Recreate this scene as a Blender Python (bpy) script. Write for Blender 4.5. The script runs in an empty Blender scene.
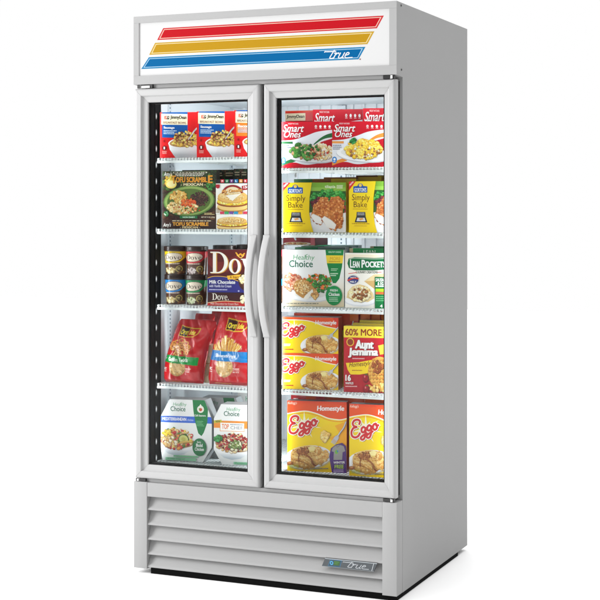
import bpy, bmesh, math, random
import numpy as np
from mathutils import Vector, Matrix, noise
from mathutils.geometry import tessellate_polygon

sc = bpy.context.scene
col = sc.collection
R = math.radians
rng = random.Random(7)

# ------------------------------------------------------------------ colour / materials
def lin(c, k=1.0):
    o = []
    for v in c[:3]:
        v = v / 255.0
        o.append(k * (v / 12.92 if v <= 0.04045 else ((v + 0.055) / 1.055) ** 2.4))
    return tuple(o) + (1.0,)

def mat(name, c, rough=0.45, metal=0.0, spec=0.5, bump=0.0, bscale=300.0, var=0.0, emit=None, es=0.0, coat=0.0):
    m = bpy.data.materials.new(name); m.use_nodes = True
    nt = m.node_tree; b = nt.nodes['Principled BSDF']
    b.inputs['Base Color'].default_value = tuple(c[:3]) + (1,)
    b.inputs['Roughness'].default_value = rough
    b.inputs['Metallic'].default_value = metal
    b.inputs['Specular IOR Level'].default_value = spec
    b.inputs['Coat Weight'].default_value = coat
    tc = nt.nodes.new('ShaderNodeTexCoord')
    if var:
        n = nt.nodes.new('ShaderNodeTexNoise'); n.inputs['Scale'].default_value = 3.0; n.inputs['Detail'].default_value = 6
        nt.links.new(tc.outputs['Object'], n.inputs['Vector'])
        r = nt.nodes.new('ShaderNodeMapRange')
        r.inputs['To Min'].default_value = rough - var; r.inputs['To Max'].default_value = rough + var
        nt.links.new(n.outputs['Fac'], r.inputs['Value']); nt.links.new(r.outputs[0], b.inputs['Roughness'])
    if bump:
        n = nt.nodes.new('ShaderNodeTexNoise'); n.inputs['Scale'].default_value = bscale; n.inputs['Detail'].default_value = 3
        nt.links.new(tc.outputs['Object'], n.inputs['Vector'])
        bp = nt.nodes.new('ShaderNodeBump'); bp.inputs['Strength'].default_value = bump; bp.inputs['Distance'].default_value = 0.001
        nt.links.new(n.outputs['Fac'], bp.inputs['Height']); nt.links.new(bp.outputs[0], b.inputs['Normal'])
    if emit:
        b.inputs['Emission Color'].default_value = tuple(emit[:3]) + (1,)
        b.inputs['Emission Strength'].default_value = es
    return m

def printed(name, rough, spec, k=1.0, es=0.0, bump=0.0, bscale=25.0, coat=0.0):
    m = bpy.data.materials.new(name); m.use_nodes = True
    nt = m.node_tree; b = nt.nodes['Principled BSDF']
    a = nt.nodes.new('ShaderNodeVertexColor'); a.layer_name = 'ink'
    mx = nt.nodes.new('ShaderNodeMix'); mx.data_type = 'RGBA'; mx.blend_type = 'MULTIPLY'
    mx.inputs[0].default_value = 1.0; mx.inputs[7].default_value = (k, k, k, 1)
    nt.links.new(a.outputs['Color'], mx.inputs[6]); nt.links.new(mx.outputs[2], b.inputs['Base Color'])
    b.inputs['Roughness'].default_value = rough; b.inputs['Specular IOR Level'].default_value = spec
    b.inputs['Coat Weight'].default_value = coat
    if es:
        nt.links.new(a.outputs['Color'], b.inputs['Emission Color']); b.inputs['Emission Strength'].default_value = es
    if bump:
        tc = nt.nodes.new('ShaderNodeTexCoord')
        n = nt.nodes.new('ShaderNodeTexNoise'); n.inputs['Scale'].default_value = bscale; n.inputs['Detail'].default_value = 2
        nt.links.new(tc.outputs['Object'], n.inputs['Vector'])
        bp = nt.nodes.new('ShaderNodeBump'); bp.inputs['Strength'].default_value = bump; bp.inputs['Distance'].default_value = 0.004
        nt.links.new(n.outputs['Fac'], bp.inputs['Height']); nt.links.new(bp.outputs[0], b.inputs['Normal'])
    return m

PAINT = mat('silver_painted_steel', (0.318, 0.318, 0.318), 0.58, 0.0, 0.22, bump=0.05, bscale=900, var=0.05)
FRAME = mat('silver_door_frame', (0.385, 0.385, 0.385), 0.42, 0.0, 0.3, bump=0.02, bscale=700, var=0.04)
HANDLE = mat('pale_grey_handle', (0.40, 0.40, 0.40), 0.4, 0.0, 0.3)
LINER = mat('white_liner', (0.66, 0.71, 0.74), 0.4, 0.0, 0.4, var=0.05)
BLACK = mat('black_rubber', (0.006, 0.006, 0.006), 0.55, 0, 0.3)
BLACKG = mat('black_trim', (0.005, 0.005, 0.0055), 0.7, 0, 0.08)
DARKB = mat('black_steel_base', (0.004, 0.004, 0.004), 0.85, 0, 0.06)
WIRE = mat('white_coated_wire', (0.60, 0.64, 0.63), 0.4, 0, 0.35)
PIL = mat('white_pilaster', (0.60, 0.66, 0.70), 0.4, 0, 0.4)
SLOT = mat('pilaster_slot', (0.10, 0.15, 0.20), 0.5)
def led_mat():
    """frosted lens, brightest over the diode at its middle"""
    m = mat('led_lens', (0.03, 0.03, 0.03), 0.5, emit=(0.95, 0.98, 1.0), es=1.0); nt = m.node_tree
    tc = nt.nodes.new('ShaderNodeTexCoord'); ln = nt.nodes.new('ShaderNodeVectorMath'); ln.operation = 'LENGTH'
    sc_ = nt.nodes.new('ShaderNodeVectorMath'); sc_.operation = 'MULTIPLY'; sc_.inputs[1].default_value = (120, 150, 72)
    r = nt.nodes.new('ShaderNodeMapRange'); r.interpolation_type = 'SMOOTHSTEP'
    r.inputs['From Min'].default_value = 0.15; r.inputs['From Max'].default_value = 0.98; r.inputs['To Min'].default_value = 0.85; r.inputs['To Max'].default_value = 0.0
    nt.links.new(tc.outputs['Object'], sc_.inputs[0]); nt.links.new(sc_.outputs[0], ln.inputs[0]); nt.links.new(ln.outputs['Value'], r.inputs['Value'])
    nt.links.new(r.outputs[0], nt.nodes['Principled BSDF'].inputs['Emission Strength']); return m
LED = led_mat()
SCREW = mat('dark_screw', (0.05, 0.05, 0.05), 0.35, 0.8)
STEEL = mat('hinge_steel', (0.55, 0.55, 0.55), 0.3, 0.9)
WHITEP = mat('white_hinge_cover', (0.75, 0.75, 0.75), 0.4)
CARD = printed('printed_carton', 0.33, 0.34, 0.665)
FILM = printed('printed_plastic_film', 0.27, 0.45, 0.64, bump=0.6, bscale=34, coat=0.1)
TUB = printed('printed_tub', 0.3, 0.5, 0.72)
LID = mat('dark_brown_lid', (0.022, 0.011, 0.008), 0.32, 0, 0.5)
SIGN = printed('backlit_sign_film', 0.5, 0.05, 0.51, es=0.12)
BADGE = printed('badge_face', 0.3, 0.5, 1.0)

def glass_mat():
    m = bpy.data.materials.new('clear_glass'); m.use_nodes = True
    nt = m.node_tree; nt.nodes.clear()
    o = nt.nodes.new('ShaderNodeOutputMaterial'); mx = nt.nodes.new('ShaderNodeMixShader')
    t = nt.nodes.new('ShaderNodeBsdfTransparent'); t.inputs[0].default_value = (0.975, 0.985, 0.985, 1)
    g = nt.nodes.new('ShaderNodeBsdfGlossy'); g.inputs['Roughness'].default_value = 0.02
    f = nt.nodes.new('ShaderNodeFresnel'); f.inputs['IOR'].default_value = 1.16
    nt.links.new(f.outputs[0], mx.inputs[0]); nt.links.new(t.outputs[0], mx.inputs[1]); nt.links.new(g.outputs[0], mx.inputs[2])
    nt.links.new(mx.outputs[0], o.inputs[0]); return m
GLASS = glass_mat()

# ------------------------------------------------------------------ object helpers
def link(o, parent=None):
    col.objects.link(o)
    if parent is not None: o.parent = parent
    return o

def obj(name, bm, mats, parent=None, smooth=False, loc=None):
    me = bpy.data.meshes.new(name)
    bmesh.ops.recalc_face_normals(bm, faces=bm.faces)
    bm.to_mesh(me); bm.free()
    for m in (mats if isinstance(mats, (list, tuple)) else [mats]): me.materials.append(m)
    if smooth:
        for p in me.polygons: p.use_smooth = True
    o = bpy.data.objects.new(name, me)
    if loc: o.location = loc
    return link(o, parent)

def tag(o, label, cat, group=None):
    o['label'] = label; o['category'] = cat
    if group: o['group'] = group
    return o

def thing(name, label, cat, loc=(0, 0, 0), group=None):
    o = bpy.data.objects.new(name, None); o.location = loc; o.empty_display_size = 0.1
    link(o); return tag(o, label, cat, group)

def add_box(bm, x0, x1, y0, y1, z0, z1, mi=0):
    v = [bm.verts.new((x, y, z)) for z in (z0, z1) for y in (y0, y1) for x in (x0, x1)]
    for f in ((0, 2, 3, 1), (4, 5, 7, 6), (0, 1, 5, 4), (2, 6, 7, 3), (0, 4, 6, 2), (1, 3, 7, 5)):
        bm.faces.new([v[i] for i in f]).material_index = mi
    return v

def add_prism(bm, pts, a0, a1, axis='x', mi=0):
    """pts: 2-D outline; extruded along axis between a0 and a1"""
    def mk(p, a):
        return (a, p[0], p[1]) if axis == 'x' else ((p[0], a, p[1]) if axis == 'y' else (p[0], p[1], a))
    A = [bm.verts.new(mk(p, a0)) for p in pts]; B = [bm.verts.new(mk(p, a1)) for p in pts]
    n = len(pts)
    for i in range(n):
        bm.faces.new((A[i], A[(i + 1) % n], B[(i + 1) % n], B[i])).material_index = mi
    bm.faces.new(A[::-1]).material_index = mi; bm.faces.new(B).material_index = mi

def add_tube(bm, p0, p1, r, n=6, mi=0):
    p0 = Vector(p0); p1 = Vector(p1); d = (p1 - p0).normalized()
    a = d.orthogonal().normalized(); b = d.cross(a)
    A = [bm.verts.new(p0 + r * (math.cos(t) * a + math.sin(t) * b)) for t in [2 * math.pi * i / n for i in range(n)]]
    B = [bm.verts.new(p1 + r * (math.cos(t) * a + math.sin(t) * b)) for t in [2 * math.pi * i / n for i in range(n)]]
    for i in range(n):
        bm.faces.new((A[i], A[(i + 1) % n], B[(i + 1) % n], B[i])).material_index = mi
    bm.faces.new(A[::-1]).material_index = mi; bm.faces.new(B).material_index = mi

def bevel(bm, w, seg=2):
    bmesh.ops.bevel(bm, geom=list(bm.edges), offset=w, segments=seg, affect='EDGES', profile=0.6)

# ------------------------------------------------------------------ printing: shapes on a flat face
_txt = {}
def text_tris(s, bold=0.0):
    key = (s, bold)
    if key not in _txt:
        cu = bpy.data.curves.new('lettering', 'FONT'); cu.body = s; cu.offset = bold; cu.resolution_u = 3
        o = bpy.data.objects.new('lettering', cu)
        me = o.to_mesh(); me.calc_loop_triangles()
        v = np.array([p.co[:2] for p in me.vertices])
        tr = np.array([t.vertices[:] for t in me.loop_triangles])
        _txt[key] = v[tr] if len(tr) else np.zeros((0, 3, 2))
        o.to_mesh_clear(); bpy.data.objects.remove(o); bpy.data.curves.remove(cu)
    return _txt[key]

def catmull(p, n=6):
    P = [p[0]] + list(p) + [p[-1]]; out = []
    for i in range(1, len(P) - 2):
        p0, p1, p2, p3 = [np.array(q, float) for q in P[i - 1:i + 3]]
        for k in range(n):
            t = k / n
            out.append(tuple(0.5 * (2 * p1 + (p2 - p0) * t + (2 * p0 - 5 * p1 + 4 * p2 - p3) * t * t + (3 * p1 - p0 - 3 * p2 + p3) * t ** 3)))
    out.append(tuple(p[-1])); return out

class Art:
    """collects coloured triangles in picture coordinates (x right, y down); the face it prints on is the
    quadrilateral x0..x1 with top edge yTL..yTR and bottom edge yBL..yBR"""
    def __init__(s, x0, x1, yTL, yTR, yBL, yBR, seed=1):
        s.q = (x0, x1, yTL, yTR, yBL, yBR); s.t = []; s.z = 0.0; s.soft = False; s.r = random.Random(seed)
    def up(s, d=1e-4): s.z += d
    def tri(s, a, b, c, ca, cb=None, cc=None):
        s.t.append(((a, b, c), (ca, cb or ca, cc or ca), s.z))
    def poly(s, pts, c, d=1e-4):
        s.up(d)
        if callable(c): cs = [c(p) for p in pts]
        else: cs = [c] * len(pts)
        for i, j, k in tessellate_polygon([[Vector((p[0], p[1], 0)) for p in pts]]):
            s.tri(pts[i], pts[j], pts[k], cs[i], cs[j], cs[k])
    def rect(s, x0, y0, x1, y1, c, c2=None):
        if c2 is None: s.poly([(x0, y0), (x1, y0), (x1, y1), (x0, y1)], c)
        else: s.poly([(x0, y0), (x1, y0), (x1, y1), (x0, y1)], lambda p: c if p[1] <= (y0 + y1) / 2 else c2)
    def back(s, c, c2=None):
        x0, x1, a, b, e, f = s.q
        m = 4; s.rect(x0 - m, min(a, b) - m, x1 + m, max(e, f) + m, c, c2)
    def ell(s, cx, cy, rx, ry, c, rot=0.0, n=26, a0=0, a1=360, d=1e-4):
        k, q = math.cos(R(rot)), math.sin(R(rot)); pts = []
        full = a1 - a0 >= 360
        for i in range(n if full else n + 1):
            t = R(a0 + (a1 - a0) * i / n); x, y = rx * math.cos(t), ry * math.sin(t)
            pts.append((cx + x * k - y * q, cy + x * q + y * k))
        s.poly(pts, c, d)
    def strip(s, A, B, c, rise=0.0):
        s.up()
        for i in range(len(A) - 1):
            if rise: s.z += rise
            s.tri(A[i], A[i + 1], B[i + 1], c); s.tri(A[i], B[i + 1], B[i], c)
    def stroke(s, pts, w, c, smooth=True, cap=True, d=1e-4):
        if smooth and len(pts) > 2: pts = catmull(pts)
        ws = w if callable(w) else (lambda t: w)
        A, B, n = [], [], len(pts)
        for i, p in enumerate(pts):
            a = np.array(pts[max(0, i - 1)], float); b = np.array(pts[min(n - 1, i + 1)], float)
            t = b - a; L = np.hypot(*t) or 1; nn = np.array((-t[1], t[0])) / L * ws(i / (n - 1)) / 2
            A.append(tuple(np.array(p) + nn)); B.append(tuple(np.array(p) - nn))
        s.strip(A, B, c, 1.5e-6)
        if cap:
            for p, t in ((pts[0], 0), (pts[-1], 1)): s.ell(p[0], p[1], ws(t) / 2, ws(t) / 2, c, n=8, d=3e-6)
    def text(s, body, x0, y0, x1, y1, c, bold=0.0, shear=0.0, rise=0.0):
        T = text_tris(body).copy()
        if not len(T): return
        nt_ = len(T)
        if bold > 0.008:
            e = bold * 1.0; T = np.concatenate([T + np.array((dx, dy)) for dx, dy in ((-e, -e * .5), (e, -e * .5), (-e, e * .5), (e, e * .5), (0, 0))])
        T[..., 0] += shear * T[..., 1]
        lo = T.reshape(-1, 2).min(0); hi = T.reshape(-1, 2).max(0)
        U = (T - lo) / (hi - lo); s.up()
        for i_, t in enumerate(U):
            if i_ and i_ % nt_ == 0: s.up(8e-6)
            p = [(x0 + u[0] * (x1 - x0), y1 + u[1] * (y0 - y1) - rise * u[0]) for u in t]
            s.tri(p[0], p[1], p[2], c)
    def lines(s, x0, y0, x1, y1, n, c, h=0.45, rag=0.3):
        """rows of print too small to read, set as broken rules"""
        for i in range(n):
            y = y0 + (y1 - y0) * i / n; hh = (y1 - y0) / n * h; x = x0
            xe = x1 - s.r.random() * rag * (x1 - x0)
            s.up(2e-5)
            while x < xe:
                w = (0.03 + 0.08 * s.r.random()) * (x1 - x0); xx = min(x + w, xe)
                s.tri((x, y), (xx, y), (xx, y + hh), c); s.tri((x, y), (xx, y + hh), (x, y + hh), c)
                x = xx + 0.018 * (x1 - x0)
    def chunk(s, x, y, rx, ry, c, rot=None):
        r = s.r; rot = r.random() * 360 if rot is None else rot
        k, q = math.cos(R(rot)), math.sin(R(rot)); n = 8
        rad = [0.75 + 0.45 * r.random() for _ in range(n)]
        def ring(f, ox, oy):
            o = []
            for i in range(n):
                t = 2 * math.pi * i / n; a, b = rx * rad[i] * f * math.cos(t), ry * rad[i] * f * math.sin(t)
                o.append((x + ox + a * k - b * q, y + oy + a * q + b * k))
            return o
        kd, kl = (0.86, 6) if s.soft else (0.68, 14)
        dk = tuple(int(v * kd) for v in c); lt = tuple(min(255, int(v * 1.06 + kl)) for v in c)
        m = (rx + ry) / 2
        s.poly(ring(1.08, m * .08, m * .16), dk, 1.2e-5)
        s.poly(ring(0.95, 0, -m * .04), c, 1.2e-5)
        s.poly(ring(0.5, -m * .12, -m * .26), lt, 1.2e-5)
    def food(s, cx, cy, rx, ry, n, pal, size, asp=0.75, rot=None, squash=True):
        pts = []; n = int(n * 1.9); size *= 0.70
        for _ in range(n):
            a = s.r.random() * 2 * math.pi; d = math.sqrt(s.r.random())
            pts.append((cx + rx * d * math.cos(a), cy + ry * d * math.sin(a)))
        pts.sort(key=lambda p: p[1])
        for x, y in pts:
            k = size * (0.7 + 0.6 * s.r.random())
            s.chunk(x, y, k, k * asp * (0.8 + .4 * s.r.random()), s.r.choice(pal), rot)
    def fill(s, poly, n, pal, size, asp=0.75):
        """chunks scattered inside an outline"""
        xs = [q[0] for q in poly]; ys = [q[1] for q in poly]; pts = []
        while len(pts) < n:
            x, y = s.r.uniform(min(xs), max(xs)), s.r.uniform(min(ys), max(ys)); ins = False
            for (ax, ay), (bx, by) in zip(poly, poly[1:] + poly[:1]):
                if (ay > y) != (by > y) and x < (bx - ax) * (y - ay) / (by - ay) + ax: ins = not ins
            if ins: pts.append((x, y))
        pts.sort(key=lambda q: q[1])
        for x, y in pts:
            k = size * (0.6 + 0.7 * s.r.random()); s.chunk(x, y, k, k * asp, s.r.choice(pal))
    # -------- output
    def uv(s, p, w, h):
        x0, x1, a, b, e, f = s.q; u = (p[0] - x0) / (x1 - x0)
        yt = a + (b - a) * u; yb = e + (f - e) * u
        return (u * w, h * (1 - (p[1] - yt) / (yb - yt)))
    def clipped(s, w, h, outline=None):
        """[(pts in face metres, colours, height)] clipped to the convex face outline"""
        out = outline or [(0, 0), (w, 0), (w, h), (0, h)]
        res = []; kz = min(1.0, 0.0028 / max(1e-9, s.z))
        for P, C, z in s.t:
            z *= kz
            pts = [s.uv(p, w, h) + lin(c)[:3] for p, c in zip(P, C)]
            ok = all(-1e-9 <= p[0] <= w and -1e-9 <= p[1] <= h for p in pts) and outline is None
            if not ok:
                n = len(out)
                for i in range(n):
                    ax, ay = out[i]; bx, by = out[(i + 1) % n]
                    sd = [(bx - ax) * (p[1] - ay) - (by - ay) * (p[0] - ax) for p in pts]
                    new = []
                    for j in range(len(pts)):
                        p, q, sp, sq = pts[j], pts[(j + 1) % len(pts)], sd[j], sd[(j + 1) % len(pts)]
                        if sp >= 0: new.append(p)
                        if sp * sq < 0:
                            t = sp / (sp - sq); new.append(tuple(a + (b - a) * t for a, b in zip(p, q)))
                    pts = new
                    if len(pts) < 3: break
            if len(pts) >= 3: res.append((pts, z))
        return res
    def raster(s, X, Y):
        """colour of the print at points X, Y (arrays, picture coordinates): last shape wins"""
        out = np.ones(X.shape + (3,)) * 0.5
        for P, C, z in s.t:
            (ax, ay), (bx, by), (cx, cy) = P
            den = (by - cy) * (ax - cx) + (cx - bx) * (ay - cy)
            if abs(den) < 1e-12: continue
            box = (X >= min(ax, bx, cx)) & (X <= max(ax, bx, cx)) & (Y >= min(ay, by, cy)) & (Y <= max(ay, by, cy))
            if not box.any(): continue
            xs, ys = X[box], Y[box]
            l1 = ((by - cy) * (xs - cx) + (cx - bx) * (ys - cy)) / den
            l2 = ((cy - ay) * (xs - cx) + (ax - cx) * (ys - cy)) / den
            l3 = 1 - l1 - l2
            ins = (l1 >= -1e-9) & (l2 >= -1e-9) & (l3 >= -1e-9)
            cl = np.array([lin(c)[:3] for c in C])
            val = l1[:, None] * cl[0] + l2[:, None] * cl[1] + l3[:, None] * cl[2]
            sub = out[box]; sub[ins] = val[ins]; out[box] = sub
        return out

def mesh_from(name, V, F, C, m, smooth=False):
    """C: one colour list per face (per corner) in linear rgb"""
    me = bpy.data.meshes.new(name); me.from_pydata(V, [], F)
    at = me.color_attributes.new('ink', 'FLOAT_COLOR', 'CORNER')
    flat = []
    for cs in C:
        for c in cs: flat += [c[0], c[1], c[2], 1.0]
    at.data.foreach_set('color', flat)
    for mm in (m if isinstance(m, (list, tuple)) else [m]): me.materials.append(mm)
    if smooth:
        for p in me.polygons: p.use_smooth = True
    me.update(); return me

KX = 0.32      # how far, along x, the camera's slant shows a step back in depth
def carton(name, label, cat, art, x0, x1, z0, z1, depth, side, top=None, y0=0.095, yaw=14.0, group=None, outline=None, mater=None):
    """a carton standing at front-left corner (x0, y0, z0), turned by yaw; x1 is where its right edge shows on the row's front line"""
    a = R(yaw); w = (x1 - x0) / (math.cos(a) + KX * math.sin(a)); h = z1 - z0
    V, F, C = [], [], []
    ol = [(p[0] * w, p[1] * h) for p in outline] if outline else None
    pts = ol or [(0, 0), (w, 0), (w, h), (0, h)]
    n = len(pts); sc_, tc_ = lin(side), lin(top or side)
    V += [(p[0], 0.0, p[1]) for p in pts] + [(p[0], depth, p[1]) for p in pts]
    F.append(list(range(n))); F.append(list(range(2 * n - 1, n - 1, -1))); C += [[sc_] * n, [sc_] * n]
    for i in range(n):
        j = (i + 1) % n
        F.append([j, i, n + i, n + j])
        up = pts[j][0] < pts[i][0] - 1e-6 and abs(pts[j][1] - pts[i][1]) < 1e-6
        C.append([tc_ if up else sc_] * 4)
    if art:
        for P, z in art.clipped(w, h, ol):
            b = len(V); V += [(p[0], -2e-4 - z, p[1]) for p in P]
            F.append(list(range(b, b + len(P)))); C.append([p[2:5] for p in P])
    me = mesh_from(name, V, F, C, mater or CARD)
    o = bpy.data.objects.new(name, me); o.location = (x0, y0, z0); o.rotation_euler = (0, 0, a)
    link(o); tag(o, label, cat, group); return o


# ------------------------------------------------------------------ setting
bm = bmesh.new(); add_box(bm, -14, 16, -12, 14, -0.06, -0.004)
FLOORM = mat('white_studio_floor', (0.94, 0.94, 0.94), 0.6, 0, 0.2, var=0.05)
fl = obj('floor', bm, FLOORM); fl['kind'] = 'structure'

# ------------------------------------------------------------------ the freezer
W, D, ZT = 1.003, 0.812, 1.998
fz = thing('display_freezer', 'tall silver two-door glass display freezer with striped header sign, standing on white floor', 'freezer')

bm = bmesh.new()
prof = [(0.004, 1.753), (0.004, ZT), (D, ZT), (D, 0.0135), (0.06, 0.0135), (0.06, 1.7485)]
add_prism(bm, prof, 0.963, W)
add_prism(bm, prof, 0.0, 0.04)
add_box(bm, 0.0403, 0.9627, 0.004, D, 1.984, ZT - 0.0005)
add_box(bm, 0.0403, 0.9627, D - 0.06, D - 0.0005, 0.02, 1.9835)
add_box(bm, 0.0403, 0.9627, 0.0605, D - 0.0605, 0.325, 0.355)
add_box(bm, 0.0403, 0.9627, 0.0605, D - 0.0605, 1.72, 1.75)
add_box(bm, 0.0403, 0.9627, 0.0140, 0.0602, 1.7395, 1.7535)
add_box(bm, 0.0403, 0.9627, 0.0140, 0.0592, 0.3238, 0.3355)
shell = obj('cabinet_shell', bm, PAINT, fz)
for y, z in ((0.0431, 1.9877), (0.0462, 1.7725)):
    bm = bmesh.new()
    bmesh.ops.create_cone(bm, cap_ends=True, segments=14, radius1=0.0042, radius2=0.003, depth=0.003,
                          matrix=Matrix.Translation((W + 0.001, y, z)) @ Matrix.Rotation(R(90), 4, 'Y'))
    obj('side_screw', bm, SCREW, shell)

bm = bmesh.new()
for x0, x1, z0, z1 in ((0, W, 1.974, ZT), (0, W, 1.753, 1.784), (0, 0.0217, 1.7843, 1.9737), (0.977, W, 1.7843, 1.9737)):
    add_box(bm, x0, x1, -0.001, 0.0037, z0, z1)
sf = obj('sign_frame', bm, PAINT, fz)

# header sign: three slanted stripes with pale pinstripes and the maker's script
def true_script(a, x0, y0, x1, y1, c, k=1.0):
    Y = lambda v, u=0: y1 - (y1 - y0) * v
    w = abs(y1 - y0) * 0.105 * k
    def S(p, sm=True): a.stroke([(x0 + (x1 - x0) * (u + (.085 * (v - .5) if v < .78 or u > .29 else 0)), Y(v)) for u, v in p], w, c, sm)
    S([(0.0, .80), (0.02, .86), (0.10, .84), (0.36, .84)])                       # long cross bar
    S([(0.30, 1.0), (0.215, .16), (0.235, .03), (0.30, .02), (0.365, .10)])         # t
    S([(0.335, .62), (0.40, .64), (0.385, .5), (0.345, .0)])                      # r
    S([(0.385, .42), (0.44, .60), (0.485, .62), (0.49, .52)])
    S([(0.545, .62), (0.515, .16), (0.535, .02), (0.60, .03), (0.655, .18)])       # u
    S([(0.685, .62), (0.655, .2), (0.665, .03), (0.70, .02)])
    S([(0.745, .33), (0.83, .40), (0.85, .54), (0.81, .63), (0.76, .55), (0.735, .25), (0.755, .05), (0.82, .0), (1.0, .02)])   # e with tail
pw, ph = 0.955, 0.190
a = Art(0.0217, 0.977, -1.974, -1.974, -1.784, -1.784)
a.back((243, 243, 243))
def stripe(xtl, xbl, xtr, xbr, zt, zb, c, pale, mid):
    a.poly([(xtl, -zt), (xtr, -zt), (xbr, -zb), (xbl, -zb)], c)
    sl = (xtl - xbl) / (zt - zb)
    def para(d0, d1, cc):
        def q(d):
            return (xtl + d * 1.35 - sl * d, zt - d, xtr - d * 1.9 - sl * d * .2, xbl + d * 1.9 + sl * d * .2, zb + d, xbr - d * 1.35 + sl * d)
        A, B = q(d0), q(d1)
        o = [(A[0], -A[1]), (A[2], -A[1]), (A[5], -A[4]), (A[3], -A[4]), (A[0], -A[1])]
        i = [(B[0], -B[1]), (B[2], -B[1]), (B[5], -B[4]), (B[3], -B[4]), (B[0], -B[1])]
        a.strip(o, i, cc)
    para(0.0, 0.0035, mid); para(0.0042, 0.0066, pale)
stripe(.1190, .0942, .9570, .932, 1.9515, 1.9100, (208, 22, 36), (255, 214, 196), (220, 60, 66))
stripe(.0860, .0617, .9232, .898, 1.9005, 1.8585, (206, 158, 30), (255, 236, 180), (216, 174, 60))
stripe(.0605, .0295, .8910, .866, 1.8498, 1.8090, (0, 108, 170), (180, 220, 244), (30, 136, 192))
true_script(a, .7430, -1.8440, .8480, -1.8155, (250, 252, 255), 1.2)
a.ell(.8720, -1.8090, .0022, .0022, (150, 60, 50))
V, F, C = [], [], []
for P, z in a.clipped(pw, ph):
    b = len(V); V += [(0.0217 + p[0], 0.0030 - z * 0.5, 1.784 + p[1]) for p in P]; F.append(list(range(b, b + len(P)))); C.append([p[2:5] for p in P])
o = bpy.data.objects.new('sign_panel', mesh_from('sign_panel', V, F, C, SIGN)); link(o, fz)

# inside
bm = bmesh.new()
add_box(bm, 0.0402, 0.043, 0.0615, 0.7515, 0.3555, 1.7195)
add_box(bm, 0.960, 0.9628, 0.0615, 0.7515, 0.3555, 1.7195)
add_box(bm, 0.0432, 0.9598, 0.0615, 0.7515, 0.3555, 0.3585)
add_box(bm, 0.0432, 0.9598, 0.0615, 0.7515, 1.7165, 1.7195)
lin_o = obj('inner_liner', bm, LINER, fz)
bm = bmesh.new()
pts = []; x = 0.0432
while x < 0.955:
    pts += [(x, 0.742), (x + 0.030, 0.742), (x + 0.033, 0.735), (x + 0.044, 0.735), (x + 0.047, 0.742)]; x += 0.0475
pts = [p for p in pts if p[0] < 0.9597] + [(0.9597, 0.742), (0.9597, 0.7513), (0.0432, 0.7513)]
add_prism(bm, pts, 0.3587, 1.7163, 'z')
obj('ribbed_back_panel', bm, LINER, fz)
bm = bmesh.new()
add_box(bm, 0.0432, 0.0465, 0.060, 0.1185, 0.359, 1.716)
add_box(bm, 0.9565, 0.9598, 0.060, 0.1185, 0.359, 1.716)
add_box(bm, 0.047, 0.956, 0.060, 0.088, 1.700, 1.716)
add_box(bm, 0.047, 0.956, 0.060, 0.088, 0.359, 0.374)
obj('door_jamb', bm, BLACKG, fz)
bm = bmesh.new(); add_box(bm, 0.466, 0.540, 0.0605, 0.089, 0.3745, 1.6995); bevel(bm, 0.003)
mu = obj('mullion', bm, BLACKG, fz)
# led strips in the door jambs
def led(x, y):
    bm = bmesh.new(); add_box(bm, x - 0.0012, x + 0.0012, y - 0.008, y + 0.008, 0.385, 1.690)
    ls = obj('light_strip', bm, BLACKG, fz)
    bm = bmesh.new(); bmesh.ops.create_uvsphere(bm, u_segments=10, v_segments=8, radius=1.0, matrix=Matrix.Diagonal((0.0026, 0.0065, 0.0140, 1)))
    first = obj('lens', bm, LED, ls, True, (x, y, 0.40)); z = 0.40 + 0.0592
    while z < 1.68:
        c = first.copy(); c.location = (x, y, z); link(c, ls); z += 0.0592
led(0.0478, 0.078)
led(0.9552, 0.078)

def pilaster(bx, n):
    """bx: box of the strip; slots stand a hair proud of face n"""
    bm = bmesh.new(); add_box(bm, *bx)
    z = 0.372
    while z < 1.70:
        if n == 'x': add_box(bm, bx[1] - 0.001, bx[1] + 0.0006, (bx[2] + bx[3]) / 2 - 0.003, (bx[2] + bx[3]) / 2 + 0.003, z, z + 0.007, 1)
        else: add_box(bm, (bx[0] + bx[1]) / 2 - 0.003, (bx[0] + bx[1]) / 2 + 0.003, bx[2] - 0.0006, bx[2] + 0.001, z, z + 0.007, 1)
        z += 0.0145
    obj('pilaster', bm, [PIL, SLOT], fz)
pilaster((0.0432, 0.0462, 0.176, 0.202, 0.362, 1.712), 'x')
pilaster((0.0432, 0.0462, 0.695, 0.721, 0.362, 1.712), 'x')
pilaster((0.497, 0.533, 0.728, 0.7418, 0.362, 1.712), 'y')
pilaster((0.934, 0.956, 0.728, 0.7340, 0.362, 1.712), 'y')
bm = bmesh.new(); add_box(bm, 0.537, 0.567, 0.700, 0.7348, 1.628, 1.664); bevel(bm, 0.004)
obj('temperature_sensor', bm, mat('grey_plastic', (0.22, 0.24, 0.25), 0.5), fz)

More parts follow.
